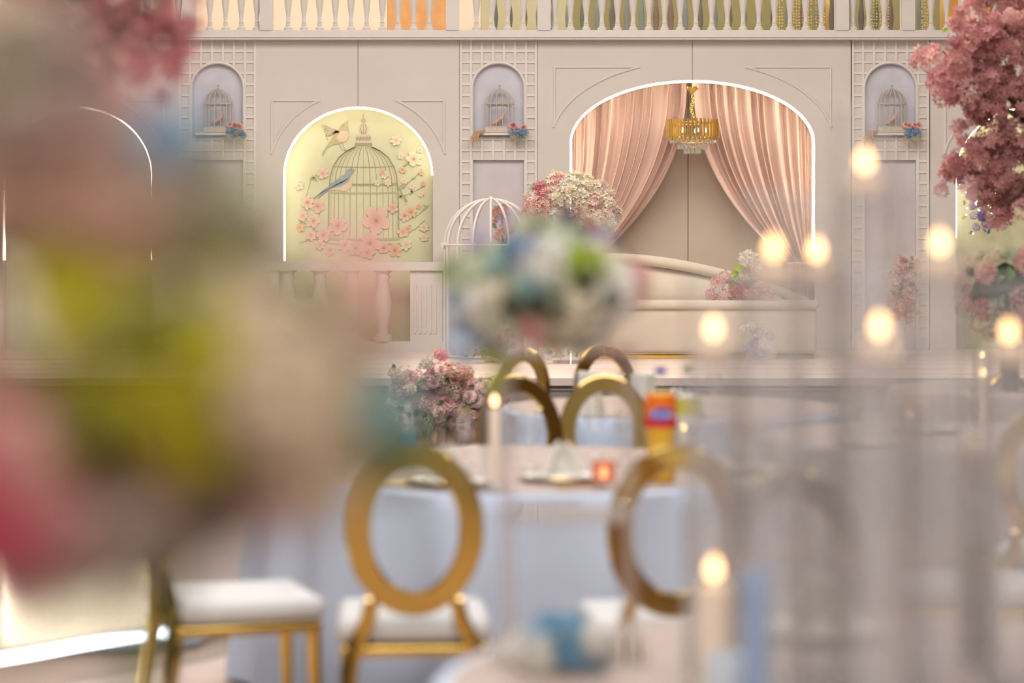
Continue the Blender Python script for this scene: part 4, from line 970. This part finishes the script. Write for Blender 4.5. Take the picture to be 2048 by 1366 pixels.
# far right table with dark soda and flowers
TE = (2.95, 13.4)
round_table('round_table', 'far round white cloth table below the pink blossom tree', TE, .85, 5, cl=M_champ)
sE = FPX/13.1
bottle('soda_bottle', 'dark soda bottle with red and navy label at right edge', (2021-1024)/sE, 13.1, TAB, .36, .052, mat('cola_dark', srgb(40, 26, 26), .3), mat('red_cap', srgb(170, 50, 60), .4), mat('navy_label', srgb(34, 40, 60), .4), (.48, .62, M_redl), None, .8, (.40, .70))
candle('hurricane_candle', 'clear glass candle on far right table left of dark soda bottle', (1964-1024)/sE, 13.1, TAB, .2, .042, .016, .24)
ce = thing('centrepiece', 'green and pink flower centrepiece on far right table behind the soda', 'flowers', ((2010-1024)/(FPX/13.6), 13.6, TAB))
MB().lathe([(0, 0), (.12, 0), (.1, .03), (.03, .06), (.03, .3), (.14, .36), (0, .36)], 16).build('vase', M_gold, ce)
scatter(ce, (0, 0, .5), (.26, .26, .24), 80, [('cluster', DUSTY, 2), ('leaf', M_dark, 5), ('leaf', M_leaf, 4), ('cluster', BEIGE, 2), ('spray', SAGE, 3), ('cluster', ROSEP, 1)], .065, 9, core=M_dark)
# ------------------------------------------------------------------ nearest table: glass candle cluster
M_water = glass('veil_water', tint=(.985, .985, .99), haze=.27, hazecol=(.76, .72, .71), rough=.1)  # grey veil of the blurred glass mixed into the water colour
def tall_cylinder(px, py, s, label, r=.055, lit=True):
    x, y = (px-1024)/s, FPX/s; zf = CAMH-(py-HOR)/s-TAB
    t = thing('floating_candle_vase', label, 'candle', (x, y, TAB), group='tall glass cylinders with floating candles')
    MB().lathe([(0, 0), (r*1.25, 0), (r*1.25, .008), (r*.6, .02), (0, .02)], 28).build('foot', M_crys, t)
    tb = MB().lathe([(0, .02), (r, .02), (r, zf+.09), (r-.003, zf+.09), (r-.003, .024), (0, .024)], 32).build('glass_tube', M_glass, t)
    MB().tube([(r*math.cos(2*PI*i/32), r*math.sin(2*PI*i/32), zf+.09) for i in range(32)], .003, 6, closed=True).build('rim', M_crys, tb)
    MB().lathe([(0, .026), (r-.006, .026), (r-.006, zf-.05), (0, zf-.05)], 32).build('water', M_water, t)
    wq = MB().lathe([(0, zf-.062), (.024, zf-.058), (.036, zf-.035), (.034, zf-.026), (0, zf-.03)], 20).build('floating_wax', M_wax, t)
    if lit:
        MB().tube([(0, 0, zf-.03), (.001, 0, zf-.012)], .0015, 5).build('wick', M_dark, wq)
        MB().lathe([(0, zf-.018), (.009, zf-.011), (.0115, zf-.002), (.008, zf+.01), (.003, zf+.018), (0, zf+.022)], 12).build('flame', M_flame, wq)
for a in ((1730, 322, 1140, 'tallest glass cylinder with lit floating candle, near right trellis niche'), (1547, 495, 1180, 'tall glass cylinder with lit candle before the sofa flowers'), (1633, 500, 1090, 'tall glass cylinder with lit candle at the right foot of the drape'),
          (1880, 485, 1160, 'tall glass cylinder with lit candle left of the blossom tree trunk'), (1427, 657, 1100, 'leftmost glass cylinder with lit candle, before the sofa base'), (1760, 652, 1210, 'shorter glass cylinder with lit candle right of the pair before the sofa'), (2018, 662, 1110, 'rightmost glass cylinder with lit candle over the dark soda')):
    tall_cylinder(*a)
for i, (px, py, s_) in enumerate(((1500, 800, 1055), (1830, 760, 1080), (1950, 850, 1030))):
    tall_cylinder(px, py, s_, 'unlit glass cylinder of the near cluster, ' + ('leftmost of the unlit', 'middle one of the unlit', 'rightmost of the unlit')[i], .05, False)
# other things on the nearest table
x, y = (1428-1024)/1140, FPX/1140
candle('hurricane_candle', 'low bright candle in clear glass at the front left of the glass cylinders', x, y, TAB, CAMH-(1128-HOR)/1140-TAB, .05, .03, .32)
def vase_tube(px, s, h, r, label):
    t = thing('glass_cylinder', label, 'vase', ((px-1024)/s, FPX/s, TAB))
    MB().lathe([(0, 0), (r, 0), (r, h), (r-.004, h), (r-.004, .012), (0, .012)], 28).build('cylinder_wall', glass('blue_glass', tint=(.8, .88, .97), haze=.3, hazecol=(.66, .76, .9)), t); return t
vase_tube(1510, 1246, .285, .022, 'narrow bluish glass cylinder on nearest table')
t = thing('tea_cup', 'pale blue white mug on nearest table at the bottom edge', 'cup', ((1455-1024)/1210, FPX/1210, TAB))
M_cup = mat('pale_blue_china', srgb(214, 226, 236), .2)
MB().lathe([(0, .0), (.026, 0), (.03, .01), (.036, .05), (.041, .125), (.038, .125), (.033, .05), (0, .014)], 24).build('cup_body', M_cup, t)
MB().tube([(.038, 0, .105), (.066, 0, .095), (.066, 0, .055), (.034, 0, .04)], .004, 6).build('handle', M_cup, t)
x, y = (1630-1024)/975, FPX/975
plate_setting(x, y, 'gold rimmed plate on nearest table among the glass cylinders', 'folded pale napkin on nearest table plate', .2)
for i, (px, s) in enumerate(((1790, 985), (1860, 1030), (1990, 1060), (1700, 1040), (1935, 1010), (1590, 1005))):
    wine_glass((px-1024)/s, FPX/s, 'wine glass on nearest table, ' + ('behind its plate to the right', 'nearest to the edge', 'rightmost', 'second from the left', 'between the two rightmost ones', 'leftmost')[i], .2, .042)
t = bottle('soda_bottle', 'dark brown bottle with green label on nearest table at right', (1955-1024)/1000, FPX/1000, TAB, .30, .036, mat('brown_drink', srgb(60, 40, 30), .3), M_wht, mat('green_label', srgb(80, 130, 70), .5), None, None, .75, (.55, .7))
# --- tall bouquet on clear stand
bs = 1000; BB = Vector(((1095-1024)/bs+.04, FPX/bs-.06, TAB))
bq = thing('tall_bouquet', 'blurred white, lime and blue bouquet on tall clear acrylic stand, centre', 'bouquet', BB)
zq = lambda py: CAMH-(py-HOR)/bs-TAB
st_z = zq(690)
MB().box((0, 0, .006), (.30, .30, .012)).build('stand_base', M_acry, bq, False)
MB().box((0, 0, st_z-.006), (.26, .26, .012)).build('stand_plate', M_acry, bq, False)
for sxg in (-1, 1):
    for syg in (-1, 1): MB().tube([(sxg*.12, syg*.12, .012), (sxg*.12, syg*.12, st_z-.012)], .011, 8).build('stand_leg', M_acry, bq)
for zz in (st_z*.45,): MB().box((0, 0, zz), (.25, .25, .008)).build('stand_shelf', M_acry, bq, False)
MB().lathe([(0, st_z), (.05, st_z), (.07, st_z+.04), (0, st_z+.05)], 16).build('foam_holder', M_leaf, bq)
def bqp(px, py, dy=0): return ((px-1024)/bs-BB.x, dy, zq(py))
rd = random.Random(77)
LST = [(1083, 530, 46, 'ball', WHITE, -.12), (1045, 505, 26, 'cluster', BLUE, -.13), (1158, 540, 36, 'ball', LIME, -.12), (1160, 555, 18, 'cluster', M_dark, -.17), (1180, 520, 30, 'ball', CREAMP, -.05), (1205, 585, 44, 'ball', WHITE, -.1), (1140, 610, 44, 'ball', CREAMP, -.12),
       (1065, 570, 28, 'cluster', TEAL, -.15), (1085, 600, 24, 'leaf', M_dark, -.17), (1105, 605, 22, 'cluster', M_dark, -.16), (1025, 605, 17, 'cluster', M_dark, -.15), (1060, 655, 26, 'rose', PINK, -.12), (1255, 570, 30, 'ball', DUSTY, -.02), (1235, 605, 24, 'cluster', ROSEP, -.06), (1265, 545, 22, 'cluster', DUSTY, 0),
       (1215, 590, 14, 'cluster', M_dark, -.16), (990, 560, 34, 'ball', SAGE, -.06), (980, 610, 36, 'ball', WHITE, -.08), (1010, 640, 32, 'cluster', SAGE, -.1), (960, 580, 22, 'loose', LBLUE, 0), (930, 690, 32, 'loose', PBLUE, -.02), (940, 640, 34, 'loose', PBLUE, .0), (975, 675, 30, 'loose', PBLUE, -.02), (915, 660, 14, 'loose', LILAC, 0),
       (1060, 465, 28, 'ball', SAGE, -.02), (945, 560, 32, 'ball', SAGE, .0), (955, 620, 30, 'ball', WHITE, .0), (925, 600, 24, 'ball', LBLUE, .02), (908, 545, 22, 'ball', petal('soft_green_leaf', (160, 176, 112)), .08), (985, 520, 26, 'ball', SAGE, .03), (1000, 590, 30, 'ball', CREAMP, -.1), (1225, 560, 30, 'ball', WHITE, -.04), (1190, 610, 34, 'ball', WHITE, -.1), (1075, 470, 22, 'leaf', M_dark, -.1), (1110, 470, 30, 'ball', SAGE, .02), (1135, 425, 14, 'cluster', M_dark, 0), (1130, 440, 22, 'loose', LILAC, .02), (1175, 445, 14, 'cluster', DUSTY, .02), (1160, 465, 15, 'cluster', M_dark, .0), (1200, 480, 26, 'loose', LILAC, .02), (1225, 465, 24, 'leaf', SAGE, .04),
       (1025, 445, 22, 'loose', LILAC, .05), (960, 490, 24, 'loose', LILAC, .05), (930, 520, 20, 'loose', SAGE, .05), (1215, 545, 30, 'ball', CREAMP, -.06), (1165, 650, 38, 'ball', WHITE, -.08), (1110, 640, 32, 'ball', CREAMP, -.1), (1010, 530, 26, 'cluster', TEAL, -.1), (1035, 575, 24, 'cluster', SAGE, -.13), (1120, 570, 22, 'leaf', LIME, -.14),
       (1000, 700, 34, 'leaf', LIME, -.05), (988, 735, 34, 'leaf', LIME, -.05), (985, 705, 14, 'ball', LIME, -.04), (1110, 660, 16, 'leaf', M_dark, -.12), (1190, 650, 16, 'cluster', LILAC, -.05), (1130, 500, 30, 'ball', SAGE, -.08), (1235, 520, 20, 'leaf', M_dark, .02), (905, 540, 20, 'leaf', M_leaf, .06)]
for (px, py, r, k, m, dy) in LST:
    bloom(bq, k, bqp(px, py, dy), 1.28*r/bs*(1.5 if k == 'leaf' else 1), ((px-1095)/140, -1, (570-py)/140), m, rd)
for i, (px, py, r, k, m, dy) in enumerate(LST):
    if py < 650: MB().tube([(bqp(px, py, dy)), (bqp((px+1095*2)/3, 640, dy*.5)), (0, 0, st_z+.03)], .004, 4).build('flower_stem', M_stem, bq)
for i in range(60):
    t_ = rd.uniform(0, 2*PI); r_ = math.sqrt(rd.random()); px, py = 1095+130*r_*math.cos(t_), 570+100*r_*math.sin(t_)
    bloom(bq, rd.choice(('loose', 'cluster', 'spray', 'leaf')), bqp(px, py, rd.uniform(-.02, .1)), rd.uniform(.02, .035), (math.cos(t_), -.6, -math.sin(t_)), rd.choice((WHITE, SAGE, CREAMP, M_leaf, SAGE)), rd)
# low flowers at the foot of the stand
lowf = thing('low_posy', 'pale blue and white posy at the foot of the clear bouquet stand', 'flowers', ((1130-1024)/1060, FPX/1060, TAB))
scatter(lowf, (0, 0, .05), (.075, .06, .045), 16, [('ball', WHITE, 3), ('cluster', LBLUE, 2), ('cluster', SKYB, 2), ('leaf', SAGE, 1)], .03, 12, zmin=.02)
# ------------------------------------------------------------------ foreground bouquet close to the lens, on its own tall stand and table
FG = (-.26, 1.62)
round_table('round_table', 'small white cloth table just below the frame under the near bouquet', (-.42, 1.75), .45, 6)
fgt = thing('near_bouquet', 'huge out of focus lime, pink, blue and cream bouquet close at left', 'bouquet', (FG[0], FG[1], TAB))
MB().lathe([(0, 0), (.09, 0), (.09, .008), (.012, .02), (.012, .42), (.06, .50), (0, .50)], 20).build('stand', M_acry, fgt)
fs_ = FPX/FG[1]
def fp(px, py, dy=0):
    p = at_y(px, py, FG[1]+dy); return (p.x-FG[0], dy, p.z-TAB)
rd = random.Random(99)
for (px, py, r, k, m, dy) in [(250, 560, 95, 'ball', NLIME, -.05), (330, 760, 110, 'ball', NLIME, -.06), (300, 680, 80, 'ball', OLIVE, -.08), (370, 880, 80, 'ball', NLIME, -.04), (180, 640, 70, 'leaf', OLIVE, -.08), (-10, 500, 60, 'cluster', M_dark, -.1), (120, 780, 90, 'cluster', OLIVE, 0),
        (180, 380, 110, 'ball', NTAN, 0), (60, 400, 90, 'ball', NTAN, 0), (230, 300, 70, 'ball', DUSTY, .02), (340, 270, 62, 'ball', SKYB, .0), (290, 330, 30, 'cluster', LILAC, 0), (60, 200, 110, 'ball', DUSTY, .05), (20, 80, 110, 'ball', BEIGE, .05), (-60, 300, 130, 'ball', SAGE, .05),
        (480, 650, 90, 'ball', BEIGE, -.02), (560, 780, 120, 'ball', BEIGE, -.04), (620, 920, 95, 'ball', BEIGE, -.02), (560, 1000, 70, 'ball', PALE, 0), (460, 520, 80, 'ball', SAGE, .04), (440, 430, 60, 'leaf', M_leaf, .05), (470, 400, 70, 'ball', SAGE, .06), (640, 640, 60, 'ball', BEIGE, .04), (520, 880, 80, 'ball', CREAMP, 0),
        (730, 610, 42, 'rose', PINK, .06), (715, 540, 36, 'rose', PINK, .08), (780, 650, 34, 'rose', NTAN, .07), (770, 820, 48, 'ball', TEAL, .03), (800, 770, 28, 'cluster', LBLUE, .03), (730, 920, 60, 'leaf', M_dark, .02), (790, 900, 60, 'leaf', M_leaf, .02), (700, 940, 50, 'leaf', M_leaf, 0), (680, 850, 50, 'ball', TEAL, .02),
        (60, 900, 100, 'ball', PINK, -.03), (-10, 1040, 80, 'ball', MAG, -.04), (120, 960, 110, 'ball', DUSTY, 0), (220, 920, 70, 'ball', NTAN, 0), (60, 1120, 80, 'ball', PINK, 0), (220, 1030, 90, 'ball', DUSTY, .03), (350, 1020, 80, 'ball', LILAC, .04), (450, 960, 80, 'ball', PALE, .03), (250, 850, 60, 'leaf', OLIVE, -.05), (60, 700, 60, 'leaf', OLIVE, -.05), (-90, 800, 120, 'ball', PINK, 0), (150, 480, 60, 'leaf', OLIVE, -.03), (-120, 620, 130, 'ball', PALE, 0),
        (400, 560, 60, 'leaf', NLIME, -.02), (640, 1010, 50, 'ball', BEIGE, .02), (410, 640, 70, 'ball', SAGE, 0), (560, 600, 60, 'ball', SAGE, .05), (620, 740, 70, 'ball', CREAMP, .03), (30, 150, 120, 'ball', TAUPE, .0), (150, 230, 90, 'ball', TAUPE, .03), (250, 190, 70, 'loose', DUSTY, .06), (80, 300, 80, 'ball', DUSTY, -.02), (420, 330, 55, 'ball', KHAKI, .05), (400, 460, 80, 'ball', KHAKI, .02), (500, 470, 70, 'ball', KHAKI, .04), (490, 560, 70, 'ball', TAUPE, .03), (550, 520, 50, 'leaf', KHAKI, .06), (360, 400, 70, 'ball', TAUPE, .0), (280, 430, 70, 'ball', NTAN, -.02), (20, 330, 90, 'ball', NTAN, -.03),
        (180, 1090, 80, 'ball', TAUPE, .0), (260, 465, 90, 'ball', NTAN, -.06), (330, 480, 80, 'ball', KHAKI, -.05), (200, 430, 80, 'ball', NTAN, -.06), (300, 400, 70, 'ball', TAUPE, -.05), (30, 430, 90, 'ball', NTAN, -.05), (40, 260, 80, 'ball', TAUPE, -.05), (130, 1040, 90, 'ball', DUSTY, -.03), (260, 1060, 100, 'ball', TAUPE, -.03), (380, 1020, 90, 'ball', TAUPE, .0), (150, 1130, 70, 'ball', TAUPE, -.02), (330, 960, 80, 'ball', NTAN, -.02), (480, 1010, 70, 'ball', TAUPE, .02), (60, 1060, 80, 'ball', MAG, -.03), (160, 620, 90, 'ball', NLIME, -.06), (200, 740, 90, 'ball', NLIME, -.03), (400, 700, 80, 'ball', NLIME, -.05), (300, 500, 70, 'ball', NLIME, -.02), (715, 525, 46, 'ball', PINK, .08), (660, 480, 34, 'ball', PALE, .1), (760, 600, 40, 'ball', PINK, .08), (700, 930, 60, 'ball', OLIVE, .02), (780, 925, 52, 'ball', M_leaf, .03), (835, 905, 40, 'ball', OLIVE, .04), (660, 960, 50, 'ball', M_leaf, .0), (760, 830, 62, 'ball', TEAL, .02), (600, 620, 70, 'ball', KHAKI, .03), (680, 610, 60, 'ball', BEIGE, .05), (560, 690, 70, 'ball', KHAKI, .0), (700, 860, 60, 'ball', BEIGE, .04), (640, 830, 80, 'ball', KHAKI, .0), (500, 740, 70, 'ball', BEIGE, .02), (730, 720, 50, 'ball', NTAN, .06), (470, 900, 80, 'ball', KHAKI, .0), (200, 300, 80, 'ball', TAUPE, .0), (110, 90, 100, 'ball', TAUPE, .05), (330, 390, 60, 'ball', KHAKI, .02), (100, 470, 80, 'ball', NTAN, -.02), (-40, 180, 110, 'ball', KHAKI, -.02), (300, 1090, 70, 'ball', TAUPE, .02), (50, 1180, 60, 'ball', TAUPE, .0), (400, 1060, 60, 'ball', TAUPE, .04), (-40, 950, 110, 'ball', MAG, -.02), (20, 820, 90, 'ball', PINK, .02), (-100, 1100, 100, 'ball', MAG, 0), (120, 560, 70, 'ball', NLIME, -.06), (180, 860, 80, 'ball', OLIVE, -.05), (440, 800, 70, 'ball', KHAKI, -.04), (680, 700, 60, 'ball', BEIGE, .05), (700, 780, 60, 'ball', KHAKI, .05), (340, 130, 40, 'loose', DUSTY, .3), (170, 120, 80, 'loose', ROSEP, .15)]:
    bloom(fgt, k, fp(px, py, dy), r/(FPX/(FG[1]+dy))*(1.5 if k == 'leaf' else 1), ((px-300)/400, -1, (650-py)/400), m, rd)
    if rd.random() < .14: MB().tube([fp(px, py, dy), fp((px+700)/3, (py+1800)/3, dy*.5), (0, 0, .48)], .0012, 4).build('flower_stem', M_stem, fgt)
